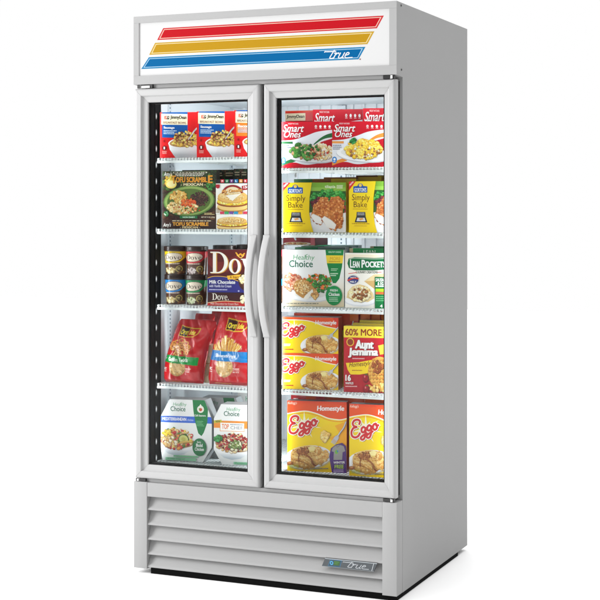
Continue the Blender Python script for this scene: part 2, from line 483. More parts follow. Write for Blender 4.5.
# shelves
LZ = (1.4915, 1.2335, 0.9580, 0.6715, 0.3890)
RZ = (1.4490, 1.2235, 0.9640, 0.6735, 0.3860)
def shelf(x0, x1, z):
    bm = bmesh.new()
    n = int((x1 - x0 - 0.012) / 0.0122)
    for i in range(n + 1):
        x = x0 + 0.006 + (x1 - x0 - 0.012) * i / n
        add_tube(bm, (x, 0.0875, z - 0.0017), (x, 0.735, z - 0.0017), 0.0017, 5)
        add_tube(bm, (x, 0.0862, z - 0.0008), (x, 0.0862, z - 0.0135), 0.0020, 5)
    add_box(bm, x0, x1, 0.0835, 0.0845, z - 0.0185, z - 0.0098)
    add_box(bm, x0, x1, 0.0848, 0.0905, z - 0.0185, z - 0.0155)
    add_tube(bm, (x0, 0.100, z - 0.0055), (x1, 0.100, z - 0.0055), 0.0022, 6)
    for y in (0.25, 0.42, 0.58, 0.732): add_tube(bm, (x0, y, z - 0.0064), (x1, y, z - 0.0064), 0.0030, 6)
    for x in (x0 + 0.001, x1 - 0.001): add_tube(bm, (x, 0.086, z - 0.0045), (x, 0.735, z - 0.0045), 0.0040, 6)
    o = obj('shelf', bm, WIRE, fz)
    for x in (x0 + 0.004, x1 - 0.010):
        for y in (0.186, 0.702):
            bm = bmesh.new(); add_prism(bm, [(y, z - 0.009), (y + 0.012, z - 0.009), (y + 0.012, z - 0.030), (y + 0.004, z - 0.022)], x, x + 0.006)
            obj('shelf_clip', bm, PIL, o)
for z in LZ: shelf(0.0490, 0.4630, z)
for z in RZ: shelf(0.5430, 0.9540, z)

# doors
def door(x0, x1, z0, z1, hx, lab, sr=1.0, sl=1.0):
    prof = [(0.0, 0.034), (0.0, 0.012), (0.0013, 0.0055), (0.0045, 0.0014), (0.009, 0.0), (0.0245, 0.0), (0.0262, 0.0010), (0.0290, 0.0072),
            (0.0305, 0.0088), (0.0330, 0.0094), (0.0470, 0.0110), (0.0493, 0.0125), (0.050, 0.0150), (0.050, 0.034)]
    bm = bmesh.new(); g = 0.00035
    def cn(d): return [(x0 + d * sl, z0 + d), (x1 - d * sr, z0 + d), (x1 - d * sr, z1 - d), (x0 + d * sl, z1 - d)]
    for s in range(4):
        rows = []
        for d, y in prof:
            c = cn(d); p, q = c[s], c[(s + 1) % 4]
            L = math.hypot(q[0] - p[0], q[1] - p[1]); ux, uz = (q[0] - p[0]) / L, (q[1] - p[1]) / L
            rows.append((bm.verts.new((p[0] + ux * g, y, p[1] + uz * g)), bm.verts.new((q[0] - ux * g, y, q[1] - uz * g))))
        for i in range(len(rows) - 1):
            f = bm.faces.new((rows[i][0], rows[i][1], rows[i + 1][1], rows[i + 1][0]))
        bm.faces.new((rows[0][0], rows[-1][0], rows[-1][1], rows[0][1]))
    me_n = obj('door', bm, FRAME, fz); me_n['label'] = lab
    bm = bmesh.new(); add_box(bm, x0 + .0502 * sl + .0003, x1 - .0502 * sr - .0003, 0.0165, 0.0205, z0 + .0505, z1 - .0505)
    obj('glass_pane', bm, GLASS, me_n)
    bm = bmesh.new()
    i0, i1, k0, k1, t = x0 + .0502 * sl + .0010, x1 - .0502 * sr - .0010, z0 + .0512, z1 - .0512, 0.0045
    for b in ((i0, i0 + t, k0, k1), (i1 - t, i1, k0, k1), (i0 + t, i1 - t, k0, k0 + t), (i0 + t, i1 - t, k1 - t, k1)):
        add_box(bm, b[0], b[1], 0.0212, 0.046, b[2], b[3])
    obj('glass_spacer', bm, BLACKG, me_n)
    bm = bmesh.new(); e = 0.004
    for b in ((x0 + e, x0 + .034, z0 + e, z1 - e), (x1 - .030, x1 - e, z0 + e, z1 - e), (x0 + .0342, x1 - .0302, z0 + e, z0 + .034), (x0 + .0342, x1 - .0302, z1 - .034, z1 - e)):
        add_box(bm, b[0], b[1], 0.0345, 0.0595, b[2], b[3])
    obj('gasket', bm, BLACK, me_n)
    bm = bmesh.new(); za, zb_, n = 0.861, 1.2150, 26
    mid, hh = (za + zb_) / 2, (zb_ - za) / 2
    def arc(h, sag, z):
        rad = (h * h + sag * sag) / (2 * sag); d = rad * rad - (z - mid) ** 2
        return -(math.sqrt(max(d, 0)) - (rad - sag))
    rows = []; r_ = 0.004; hw = 0.0250
    for i in range(n * 2 + 1):
        z = za + (zb_ - za) * i / (n * 2)
        yo = min(arc(hh, 0.054, z), -0.0035); yi = min(arc(hh - 0.040, 0.036, z), 0.0006) if abs(z - mid) < hh - 0.040 else 0.0006
        yi = max(yi, yo + .0032)
        sec = []
        rr = min(r_, (yi - yo) * .45)
        for cx, cy, a0 in ((hx + rr, yo + rr, 180), (hx + hw - rr, yo + rr, 270), (hx + hw - rr, yi - rr, 0), (hx + rr, yi - rr, 90)):
            for k in range(4):
                t = R(a0 + 30 * k); sec.append(bm.verts.new((cx + rr * math.cos(t), cy + rr * math.sin(t), z)))
        rows.append(sec)
    for A_, B_ in zip(rows[:-1], rows[1:]):
        for k in range(16): bm.faces.new((A_[k], A_[(k + 1) % 16], B_[(k + 1) % 16], B_[k])).smooth = True
    bm.faces.new(rows[0][::-1]); bm.faces.new(rows[-1])
    h = obj('handle', bm, HANDLE, me_n)
    return me_n
dl = door(0.0030, 0.4980, 0.3365, 1.7385, 0.4645, 'left glass door with handle on its right edge')
dr = door(0.5135, 0.9965, 0.3375, 1.7385, 0.5145, 'right glass door with handle on its left edge', 0.83, 0.88)
# hinges in the gaps above and below the doors
def hinge(dd, x, z0, z1, s, cover):
    bm = bmesh.new()
    add_box(bm, x, x + s * (0.062 if cover else 0.040), 0.0045, 0.0137, z0 + 0.0005, z1 - 0.0005, 0)
    if cover: add_box(bm, x + s * 0.018, x + s * 0.052, 0.0015, 0.0043, z0 + 0.0012, z0 + (z1 - z0) * .62, 1)
    else: add_box(bm, x + s * 0.006, x + s * 0.012, 0.0015, 0.0043, z0 + 0.0012, z1 - 0.002, 1)
    add_tube(bm, (x + s * 0.013, 0.009, z0 + 0.0002), (x + s * 0.013, 0.009, z1 - 0.0002), 0.0047, 10, 2)
    obj('hinge', bm, [SCREW, WHITEP, STEEL], dd)
hinge(dl, 0.012, 1.7390, 1.7528, 1, True); hinge(dr, 0.993, 1.7390, 1.7528, -1, False)
hinge(dl, 0.006, 0.3258, 0.3363, 1, False); hinge(dr, 0.993, 0.3258, 0.3372, -1, False)

# louvred grille
bm = bmesh.new()
PA = (0.0545, 0.951)
add_box(bm, 0.0, PA[0] - 0.0006, 0.0, 0.0588, 0.0135, 0.3245)
add_box(bm, PA[1] + 0.0006, W, 0.0, 0.0588, 0.0135, 0.3245)
bevel(bm, 0.0015, 2)
add_box(bm, PA[0], PA[1], 0.0015, 0.0588, 0.2740, 0.3235)
edges = (0.2740, 0.2229, 0.1690, 0.1160, 0.0630, 0.0170)
for i in range(5):
    t, b = edges[i], edges[i + 1]
    add_prism(bm, [(0.0270, t - 0.0012), (0.0185, b + 0.0280), (0.0140, b + 0.0165), (0.0092, b + 0.0115), (0.0062, b + 0.0085), (0.0045, b + 0.0060), (0.0040, b + 0.0040), (0.0050, b + 0.0022), (0.0075, b + 0.0013),
                   (0.0180, b + 0.0030), (0.0290, t - 0.0080)], PA[0], PA[1])
add_box(bm, PA[0], PA[1], 0.0300, 0.0585, 0.018, 0.2735)
gr = obj('louvred_grille', bm, PAINT, fz, True)
gr.data.set_sharp_from_angle(angle=R(24))
# dark badge plate with the status window
a = Art(0.734, 0.935, -.1190, -.1190, -.0900, -.0900)
sk = 0.0125
a.back((78, 84, 88), (52, 56, 60))
a.rect(.734, -.1190, .935, -.1165, (150, 156, 160)); a.rect(.734, -.0915, .935, -.0900, (120, 126, 130))
a.poly([(.765, -.1165), (.808, -.1165), (.801, -.0925), (.756, -.0925)], (50, 100, 130))
a.poly([(.7665, -.1152), (.8062, -.1152), (.7998, -.0938), (.7578, -.0938)], (38, 66, 84))
a.poly([(.780, -.1125), (.8020, -.1125), (.7975, -.0975), (.7770, -.0975)], (44, 82, 34))
a.ell(.7700, -.1045, .0062, .0068, (70, 150, 190)); a.ell(.7700, -.1045, .0030, .0034, (38, 66, 84))
a.lines(.780, -.1105, .797, -.099, 2, (70, 120, 50), .5)
true_script(a, .812, -.1150, .9080, -.0955, (170, 174, 178), 1.0)
a.stroke([(.9225, -.1165), (.9155, -.0925)], .0016, (190, 194, 198), False)
V, F, C = [], [], []
ol = [(0, 0), (.201 - sk, 0), (.201, .029), (sk, .029)]
for P, z in a.clipped(.201, .029, ol):
    b = len(V); V += [(0.734 + p[0], -0.0022 - z * .3, 0.0900 + p[1]) for p in P]; F.append(list(range(b, b + len(P)))); C.append([p[2:5] for p in P])
b = len(V); V += [(.734 + p[0], y, .09 + p[1]) for y in (-0.002, 0.0045) for p in ol]
for i in range(4): F.append([b + i, b + (i + 1) % 4, b + 4 + (i + 1) % 4, b + 4 + i]); C.append([(.03, .03, .035)] * 4)
F.append([b, b + 1, b + 2, b + 3]); C.append([(.03, .03, .035)] * 4)
o = bpy.data.objects.new('maker_badge', mesh_from('maker_badge', V, F, C, BADGE)); link(o, gr)

bm = bmesh.new(); add_box(bm, 0.0640, W - 0.0035, 0.0100, 0.7040, -0.004, 0.0165); add_box(bm, 0.0640, W - .0035, 0.0605, 0.7035, 0.0166, 0.0195); bevel(bm, 0.002)
obj('base_rail', bm, DARKB, fz)

# ------------------------------------------------------------------ the packages: printed fronts (picture units of each front)
WH = (250, 250, 248)
EGG = [(250, 222, 96), (246, 204, 64), (252, 232, 140), (240, 190, 80), (224, 168, 96), (206, 150, 100), (150, 88, 52)]
def bowl_front(tab, word):
    a = Art(25, 250, 112, 105, 395, 388, 3)
    a.back((228, 22, 26))
    for k in range(4): a.stroke([(196 + 9 * k, 105), (214 + 6 * k, 180), (205 + 10 * k, 250)], 3, (206, 16, 22))
    a.rect(38, 104, 190, 268, tab); a.rect(38, 104, 190, 118, (0, 84, 160))
    a.rect(33, 119, 189, 187, (252, 242, 204))
    a.rect(52, 133, 80, 154, (226, 60, 40)); a.rect(66, 133, 80, 154, (40, 30, 30)); a.text('JD', 56, 136, 77, 151, (255, 240, 220), .02)
    a.text('JimmyDean', 86, 129, 184, 157, (30, 26, 24), .045, .08)
    a.text('BREAKFAST BOWL', 44, 167, 182, 181, (120, 30, 24), .015)
    a.text(word, 47, 198, 112, 216, WH, .03)
    a.lines(47, 222, 132, 250, 3, (200, 224, 244), .55)
    a.stroke([(262, 190), (238, 212), (214, 244)], 9, (186, 190, 194)); a.stroke([(262, 192), (240, 211), (220, 236)], 4, (240, 242, 244))
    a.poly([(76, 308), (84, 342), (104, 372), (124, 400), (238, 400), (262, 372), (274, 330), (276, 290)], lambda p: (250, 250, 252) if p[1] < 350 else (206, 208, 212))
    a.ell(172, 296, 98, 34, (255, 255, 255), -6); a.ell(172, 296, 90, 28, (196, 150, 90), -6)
    a.food(172, 296, 84, 24, 34, EGG, 12); a.food(178, 262, 66, 34, 60, EGG, 11)
    a.food(170, 262, 60, 30, 9, [(120, 66, 40), (96, 52, 34)], 9)
    for _ in range(9): a.chunk(110 + 130 * a.r.random(), 240 + 60 * a.r.random(), 2.5, 2, (60, 110, 40))
    a.stroke([(236, 216), (216, 246), (196, 276)], 5, (214, 216, 220)); a.stroke([(228, 222), (206, 264)], 2, (250, 250, 250), False)
    a.ell(52, 333, 13, 14, (110, 14, 18)); a.text('1', 48, 325, 56, 341, WH, .03); a.lines(40, 352, 70, 372, 3, (250, 200, 190), .4)
    a.ell(51, 290, 5, 8, (150, 16, 20))
    return a

def tofu_front():
    a = Art(40, 372, 70, 70, 372, 372, 5)
    a.back((52, 62, 30), (64, 34, 20))
    for _ in range(260):
        x, y = 40 + 332 * a.r.random(), 70 + 300 * a.r.random()
        if y < 185: cc = a.r.choice([(48, 78, 34), (36, 58, 26), (74, 104, 44), (92, 70, 34), (30, 40, 20)])
        else: cc = a.r.choice([(84, 46, 26), (66, 34, 22), (96, 58, 30), (52, 26, 18)])
        a.chunk(x, y, 16, 10, cc)
    a.food(90, 128, 34, 40, 16, [(240, 210, 70), (226, 186, 60), (250, 232, 130), (200, 160, 50)], 16)
    a.ell(95, 152, 34, 26, (250, 226, 110)); a.ell(95, 150, 26, 19, (252, 240, 170))
    a.food(338, 160, 26, 26, 18, [(40, 110, 44), (70, 140, 60), (30, 84, 36)], 10)
    a.rect(108, 76, 316, 84, (236, 232, 210)); a.lines(112, 77, 312, 100, 2, (60, 50, 30), .5, .05)
    a.lines(120, 88, 300, 106, 2, (240, 236, 220), .5, .1)
    a.text("Amy's", 52, 76, 104, 112, (20, 40, 20), .03, .3); a.text("Amy's", 50, 74, 102, 110, (246, 244, 236), .0, .3)
    for d, cc in ((3, (60, 24, 10)), (0, (236, 160, 44))):
        a.text('T', 98 + d, 98 + d, 124 + d, 146 + d, cc, .045); a.text('OFU SCRAMBL', 124 + d, 108 + d, 318 + d, 141 + d, cc, .045); a.text('E', 322 + d, 98 + d, 350 + d, 146 + d, cc, .045)
    a.text('- MEXICAN -', 154, 146, 308, 162, (250, 236, 190), .03)
    a.ell(206, 262, 160, 98, (36, 48, 20), -4); a.ell(206, 256, 158, 94, (96, 132, 60), -4); a.ell(206, 254, 150, 88, (146, 176, 92), -4); a.ell(204, 258, 134, 78, (88, 116, 50), -4)
    a.food(268, 242, 54, 44, 90, [(58, 34, 30), (74, 44, 36), (44, 26, 24), (96, 60, 46)], 9)
    a.food(165, 295, 92, 40, 90, [(240, 204, 132), (226, 176, 96), (250, 226, 170), (212, 150, 80), (244, 214, 150)], 12)
    a.food(142, 230, 50, 36, 40, [(244, 200, 110), (232, 180, 84), (250, 220, 150), (216, 156, 70)], 14)
    a.food(200, 266, 46, 24, 36, [(226, 98, 40), (206, 70, 30), (240, 130, 60)], 10)
    a.food(180, 310, 100, 22, 12, [(60, 120, 50), (250, 236, 180), (200, 60, 30)], 7)
    a.ell(66, 335, 16, 18, (40, 110, 60)); a.food(66, 335, 12, 14, 8, [(60, 150, 80), (230, 240, 220)], 5)
    a.rect(150, 349, 258, 364, (20, 110, 60)); a.text('NON DAIRY', 168, 352, 244, 361, (220, 244, 220), .02)
    a.text('NET WT. 9 OZ. (255g)', 282, 352, 364, 362, (246, 236, 210), .02); a.lines(300, 330, 364, 344, 2, (246, 226, 160), .5)
    return a
def tofu_edge():
    a = Art(37, 368, 373, 373, 430, 430, 6)
    a.back((62, 34, 24), (46, 24, 18))
    a.lines(100, 377, 345, 384, 1, (236, 220, 180), .7, .02)
    a.text("Amy's", 44, 392, 92, 424, (250, 248, 240), .01, .3)
    for d, cc in ((2, (24, 10, 4)), (0, (236, 168, 60))): a.text('TOFU SCRAMBLE', 102 + d, 388 + d, 322 + d, 412 + d, cc, .05)
    a.text('- MEXICAN -', 148, 415, 272, 427, (250, 226, 170), .03)
    return a
def bun(a, cx, cy, rx, ry):
    a.ell(cx, cy + ry * .62, rx * .98, ry * .42, (196, 140, 62)); a.ell(cx, cy + ry * .52, rx, ry * .36, (240, 206, 130))
    a.ell(cx, cy + ry * .22, rx * 1.02, ry * .36, (150, 78, 40)); a.ell(cx, cy + ry * .08, rx * 1.0, ry * .36, (250, 214, 60))
    a.food(cx, cy + ry * .12, rx * .9, ry * .2, 30, [(252, 224, 80), (250, 236, 140), (240, 190, 50)], rx * .11)
    a.ell(cx, cy - ry * .16, rx * .97, ry * .40, (214, 160, 84)); a.ell(cx, cy - ry * .32, rx * .95, ry * .50, (232, 186, 104))
    a.ell(cx - rx * .1, cy - ry * .42, rx * .74, ry * .34, (244, 212, 146))
    a.food(cx, cy - ry * .3, rx * .8, ry * .3, 34, [(238, 196, 120), (226, 176, 96), (248, 222, 166), (216, 160, 84)], rx * .07)
SQ = [(214, 30, 50), (0, 130, 80), (110, 50, 130), (0, 120, 180), (236, 140, 30), (214, 30, 50), (0, 130, 80)]
def sandwich_front():
    a = Art(375, 600, 120, 120, 335, 335, 8)
    a.back((250, 248, 240))
    a.rect(370, 116, 604, 146, (20, 20, 20))
    for k, ch in enumerate('MUTLGRB'):
        x = 402 + 26 * k; a.rect(x, 121, x + 19, 141, SQ[k]); a.text(ch, x + 5, 125, x + 14, 137, WH, .03)
    bun(a, 470, 250, 88, 72)
    a.ell(470, 205, 58, 50, (150, 24, 34), 0, 30, 180, 360); a.ell(470, 207, 46, 40, (238, 220, 180), 0, 30, 180, 360)
    for d, cc in ((2, (90, 20, 16)), (0, (240, 176, 90))): a.text('My Omelet', 408 + d, 186 + d, 526 + d, 214 + d, cc, .03, .2, 12)
    a.poly([(430, 220), (520, 208), (486, 236), (470, 254), (452, 238)], (246, 240, 224))
    a.poly([(376, 152), (398, 152), (398, 170), (387, 178), (376, 170)], (180, 30, 46))
    a.poly([(522, 162), (604, 146), (604, 178), (526, 188)], (170, 20, 36)); a.text('150 cal', 532, 162, 590, 178, WH, .03, 0, 4)
    for k in range(6): a.rect(400 + 26 * k, 318, 422 + 26 * k, 334, [(214, 60, 90), (60, 170, 100), (120, 80, 160), (40, 150, 190), (240, 160, 60), (214, 60, 90)][k])
    a.lines(378, 296, 400, 330, 4, (150, 120, 60), .5)
    return a
def sandwich_edge():
    a = Art(380, 605, 338, 338, 430, 430, 9)
    a.back((252, 250, 242)); bun(a, 470, 392, 88, 46); return a

def serif_dove(a, x0, y0, x1, y1, c, letters='Dove'):
    """heavy-and-thin roman lettering"""
    adv = {'D': .36, 'o': .25, 'v': .24, 'e': .22}; tot = sum(adv[l] for l in letters); X = x0; H = y1 - y0
    for l in letters:
        w = (x1 - x0) * adv[l] / tot; f = lambda u, v, X=X, w=w: (X + u * w, y1 - v * H)
        def el(cx, cy, rx, ry, a0, a1, n=22): return [f(cx + rx * math.cos(R(a0 + (a1 - a0) * i / n)), cy + ry * math.sin(R(a0 + (a1 - a0) * i / n))) for i in range(n + 1)]
        if l == 'D':
            a.poly([f(.14, .03), f(.32, .03), f(.32, .97), f(.14, .97)], c)
            a.poly([f(.0, 0), f(.42, 0), f(.42, .05), f(.0, .05)], c); a.poly([f(.0, .95), f(.42, .95), f(.42, 1), f(.0, 1)], c)
            a.strip(el(.38, .5, .58, .5, 90, -90), el(.38, .5, .38, .45, 90, -90), c)
        if l == 'o': a.strip(el(.48, .33, .46, .35, 0, 360, 36), el(.48, .33, .24, .30, 12, 372, 36), c)
        if l == 'v':
            a.poly([f(.06, .66), f(.34, .66), f(.60, .12), f(.52, 0), f(.44, 0)], c); a.poly([f(.50, .02), f(.54, .0), f(.88, .66), f(.78, .66)], c)
            a.poly([f(-.04, .64), f(.44, .64), f(.44, .68), f(-.04, .68)], c); a.poly([f(.66, .64), f(1.0, .64), f(1.0, .68), f(.66, .68)], c)
        if l == 'e':
            a.strip(el(.48, .33, .44, .35, 0, 320, 30), el(.50, .33, .24, .30, 0, 318, 30), c)
            a.poly([f(.2, .33), f(.90, .33), f(.90, .38), f(.2, .38)], c)
        X += w
def pint_front(band, cx, flake):
    """wrap print of an ice-cream pint; picture x runs -70..70 about the facing line"""
    a = Art(-70, 70, 105, 105, 250, 250, 11)
    a.back((88, 50, 36), (74, 42, 28))
    a.poly([(-90, 104), (90, 104), (90, 146), (50, 154), (28, 174), (-20, 182), (-90, 180)], band)
    a.stroke([(90, 146), (50, 154), (28, 172), (10, 186)], 7, (96, 54, 36))
    a.ell(-16, 147, 50, 27, (70, 36, 26), -6); a.ell(-16, 147, 47, 24.5, (240, 226, 204), -6)
    serif_dove(a, -56, 133, 26, 160, (52, 28, 22))
    a.lines(-60, 182, 30, 192, 1, (220, 200, 180), .6, .2)
    a.rect(-72, 196, 72, 252, (92, 58, 36), (64, 38, 26))
    a.food(-30, 224, 26, 20, 26, flake, 8)
    a.ell(18, 216, 18, 20, (196, 176, 90)); a.ell(18, 216, 13, 15, (60, 40, 28)); a.lines(8, 208, 28, 224, 3, (220, 200, 130), .5)
    a.food(34, 238, 24, 10, 14, [(120, 72, 36), (90, 50, 28), (150, 96, 50)], 8)
    return a
def dove_front():
    a = Art(322, 640, 92, 92, 360, 360, 13)
    a.back((96, 20, 22), (78, 14, 18))
    a.strip(catmull([(322, 130), (400, 170), (520, 120), (640, 150)], 8), catmull([(322, 180), (400, 240), (520, 190), (640, 220)], 8), (118, 30, 30))
    a.stroke([(486, 112), (500, 128), (512, 118), (520, 128), (534, 116)], 8, (236, 170, 50)); a.stroke([(492, 126), (512, 142), (530, 128)], 5, (250, 206, 90))
    for d, cc in ((5, (230, 170, 60)), (0, (252, 248, 236))): serif_dove(a, 338 + d, 106 + d * .6, 652 + d, 240 + d * .6, cc)
    a.strip(catmull([(318, 272), (360, 258), (430, 262), (520, 296), (650, 300)], 8), [(318, 366), (650, 366)] * 1 + [(650, 366)] * 31, (40, 40, 120))
    a.poly([(318, 276), (360, 262), (430, 266), (520, 298), (650, 304), (650, 366), (318, 366)], (44, 42, 124))
    a.stroke([(318, 274), (360, 260), (430, 264), (500, 288)], 4, (230, 180, 70))
    a.poly([(434, 256), (520, 246), (524, 270), (440, 280)], (246, 190, 50)); a.text('6 bars', 452, 256, 506, 270, (120, 60, 10), .02)
    a.text('Milk Chocolate', 332, 284, 482, 306, WH, .025, .06); a.text('with Vanilla Ice Cream', 332, 312, 460, 328, (220, 220, 240), .015, .06)
    a.lines(332, 340, 440, 352, 1, (200, 200, 230), .55, .1)
    a.ell(566, 290, 66, 66, (70, 34, 22)); a.ell(572, 286, 58, 56, (96, 50, 32)); a.food(520, 276, 14, 24, 10, [(252, 238, 196), (246, 222, 160)], 12)
    a.ell(502, 350, 5, 5, (180, 180, 220))
    return a
def dove_edge():
    a = Art(322, 640, 362, 362, 440, 440, 14)
    a.back((52, 14, 16), (70, 16, 18)); serif_dove(a, 348, 368, 438, 406, (250, 244, 230)); a.text('.', 440, 400, 444, 406, WH)
    a.strip(catmull([(318, 424), (420, 412), (520, 416), (650, 408)], 8), catmull([(318, 450), (420, 446), (520, 446), (650, 446)], 8), (196, 40, 36))
    a.stroke([(318, 424), (420, 412), (520, 416), (650, 408)], 4, (240, 200, 150)); a.text('Milk Chocolate Ice Cream Bars', 340, 423, 500, 434, (250, 220, 210), .01)
    a.ell(556, 400, 30, 34, (84, 40, 26)); a.food(524, 400, 12, 20, 8, [(252, 236, 190)], 11); return a

GRAIN = [(240, 212, 160), (226, 190, 130), (248, 232, 200), (206, 160, 96)]
SALAD = GRAIN + [(200, 40, 40), (170, 24, 34), (240, 200, 60), (90, 130, 50), (232, 150, 60), (214, 64, 60)]
def hc_logo(a, x0, y0, x1, y1):
    h = y1 - y0; w = x1 - x0
    a.text('Healthy', x0 + .16 * w, y0, x1, y0 + .52 * h, (80, 170, 110), -.004, .12)
    a.text('Choice', x0, y0 + .44 * h, x0 + .93 * w, y1, (0, 104, 74), .016)
    a.stroke([(x0 + .62 * w, y0 + .38 * h), (x0 + .66 * w, y0 + .05 * h), (x0 + .72 * w, y0 - .04 * h)], w * .02, (80, 170, 110))
def steamer_front(band, word, kind):
    a = Art(30, 345, 92, 95, 472, 472, 17 + len(word))
    a.back((252, 252, 250), (236, 240, 238))
    hc_logo(a, 90, 112, 190, 166)
    a.rect(20, 196, 350, 236 if kind == 1 else 242, band)
    if kind == 1:
        a.text(word, 38, 204, 188, 224, WH, .03); a.text('chicken', 194, 210, 232, 224, (210, 226, 250), .0)
        a.poly([(226, 90), (300, 94), (322, 150), (318, 230), (296, 292), (282, 314), (262, 298), (244, 232), (232, 160)], (0, 128, 62))
        a.ell(276, 150, 21, 22, (250, 246, 236)); a.poly([(262, 140), (276, 118), (290, 140)], (250, 246, 236)); a.ell(276, 152, 10, 10, (216, 70, 40)); a.ell(270, 148, 5, 5, (90, 170, 60))
        a.text('Café Steamers', 240, 182, 308, 194, WH, .02); a.lines(250, 222, 300, 258, 4, (120, 200, 140), .45)
    else:
        a.poly([(28, 196), (76, 190), (78, 206), (28, 214)], (206, 196, 60)); a.text('NEW', 40, 196, 68, 208, (40, 60, 20), .02)
        a.rect(66, 206, 214, 262, (240, 150, 50)); a.rect(69, 209, 211, 259, (255, 252, 246))
        a.text('TOP', 78, 216, 120, 248, (240, 120, 40), .03); a.lines(128, 216, 204, 225, 1, (130, 150, 170), .6, .05); a.text('CHEF', 130, 228, 202, 248, (110, 126, 144), .0)
        a.poly([(232, 90), (304, 94), (330, 150), (320, 230), (296, 292), (262, 298), (244, 232)], (0, 128, 62))
    bx = 130 if kind == 1 else 146
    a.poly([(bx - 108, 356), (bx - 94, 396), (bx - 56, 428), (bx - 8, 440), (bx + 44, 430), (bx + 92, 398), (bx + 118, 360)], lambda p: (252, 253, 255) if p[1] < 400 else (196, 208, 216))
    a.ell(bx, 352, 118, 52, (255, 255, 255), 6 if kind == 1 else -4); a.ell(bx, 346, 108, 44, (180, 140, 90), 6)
    if kind == 1:
        a.food(bx - 2, 336, 102, 62, 120, SALAD, 15); a.food(bx - 60, 340, 40, 46, 30, GRAIN, 13)
        a.ell(172, 336, 33, 30, (56, 100, 40), 12); a.ell(172, 336, 28, 25, (214, 214, 120), 12); a.ell(172, 336, 14, 12, (196, 190, 90), 12)
        a.stroke([(150, 360), (190, 352), (222, 352)], 15, (196, 150, 60)); a.stroke([(152, 358), (190, 349), (220, 349)], 6, (232, 196, 100))
        a.food(70, 300, 30, 16, 10, [(240, 200, 50), (250, 226, 110)], 14)
        a.ell(270, 382, 43, 54, (0, 116, 58)); a.text('Extra', 256, 344, 280, 356, WH, .01); a.text('Bold', 250, 360, 290, 380, WH, .03); a.text('Chicken', 242, 384, 298, 404, WH, .02)
        a.rect(110, 436, 262, 446, (130, 200, 150)); a.rect(60, 450, 250, 468, (150, 212, 170)); a.text('Artisan Inspired', 70, 452, 180, 464, (40, 120, 80), .0)
    else:
        a.food(bx, 332, 102, 60, 70, GRAIN + [(250, 240, 214)], 15); a.food(bx, 330, 96, 54, 90, [(150, 24, 34), (176, 40, 44), (120, 16, 28), (206, 80, 70)], 9)
        a.food(160, 350, 40, 30, 30, [(110, 130, 70), (140, 160, 90), (226, 226, 190), (90, 110, 60)], 12)
        a.food(54, 306, 24, 18, 16, [(40, 130, 60), (60, 160, 80), (30, 100, 44)], 13)
        a.rect(150, 450, 250, 466, (150, 212, 170)); a.text('Portabella', 160, 452, 230, 464, (40, 120, 80), .0)
    return a
CHAM = [(.03, .0), (.83, .0), (1.0, .24), (1.0, .70), (.86, 1.0), (.17, 1.0), (.0, .72), (.0, .20)]
CHAM2 = [(.16, .0), (.84, .0), (1.0, .24), (1.0, .72), (.86, 1.0), (.14, 1.0), (.0, .76), (.0, .24)]

def ones_front(kind):
    a = Art(28, 298, 170, 166, 418, 415, 23 + kind)
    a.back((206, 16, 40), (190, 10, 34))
    a.strip(catmull([(20, 272), (90, 266), (150, 248), (220, 222), (310, 210)], 8), catmull([(20, 420), (90, 420), (160, 420), (230, 420), (310, 420)], 8), (238, 240, 246))
    g = (40, 110, 60) if kind == 0 else (240, 150, 60)
    a.stroke([(200, 290), (236, 262), (270, 246), (310, 238)], lambda t: 5 + 22 * t, g)
    a.strip(catmull([(196, 300), (240, 276), (310, 254)], 8), catmull([(196, 330), (240, 330), (310, 330)], 8), (196, 12, 36))
    a.stroke([(20, 402), (60, 388), (100, 372)], 20, g)
    a.strip(catmull([(20, 412), (90, 388), (170, 400), (310, 372)], 8), catmull([(20, 430), (90, 430), (170, 430), (310, 430)], 8), (200, 14, 38))
    a.text('WEIGHT WATCHERS', 64, 176, 118, 184, (250, 220, 220), .01)
    for d, cc in ((2, (120, 6, 24)), (0, WH)):
        a.text('Smart', 36 + d, 184 + d, 148 + d, 224 + d, cc, .012, .32); a.text('Ones', 42 + d, 218 + d, 132 + d, 254 + d, cc, .012, .32)
    for k in range(4): a.ell(210 + 24 * k, 194, 6, 7, WH); a.rect(204 + 24 * k, 203, 217 + 24 * k, 206, (246, 200, 206))
    a.text('10', 206, 190, 214, 199, (190, 10, 34), .02)
    a.rect(28, 276, 88, 288, (50, 120, 70) if kind == 0 else (240, 160, 80)); a.lines(32, 296, 100, 326, 3, (110, 120, 140), .45, .5)
    a.ell(40, 378, 12, 18, (30, 130, 210)); a.ell(40, 374, 6, 7, WH); a.lines(33, 384, 48, 392, 1, WH, .6)
    cx = 186 if kind == 0 else 190
    a.ell(cx, 350, 142, 42, (206, 208, 216), 4); a.ell(cx, 346, 140, 40, (254, 254, 255), 4); a.ell(cx, 342, 118, 30, (238, 238, 236), 4)
    if kind == 0:
        a.food(240, 330, 60, 44, 90, [(250, 236, 196), (240, 216, 160), (252, 244, 220), (232, 200, 130)], 11)
        a.food(160, 330, 74, 34, 44, [(206, 160, 110), (226, 190, 146), (186, 136, 90), (240, 214, 176)], 16)
        a.food(150, 326, 76, 44, 26, [(60, 120, 50), (80, 146, 60), (40, 92, 40), (110, 160, 80)], 15)
        a.food(220, 340, 70, 30, 12, [(210, 50, 40)], 6)
    else:
        a.food(190, 318, 92, 50, 130, [(250, 210, 70), (244, 192, 50), (252, 226, 120), (236, 176, 60), (248, 216, 96)], 14)
        a.food(190, 330, 84, 36, 14, [(150, 96, 60), (180, 120, 70), (236, 226, 200)], 9)
        a.food(136, 274, 16, 14, 16, [(40, 130, 60), (30, 100, 44), (70, 160, 80)], 9)
    return a
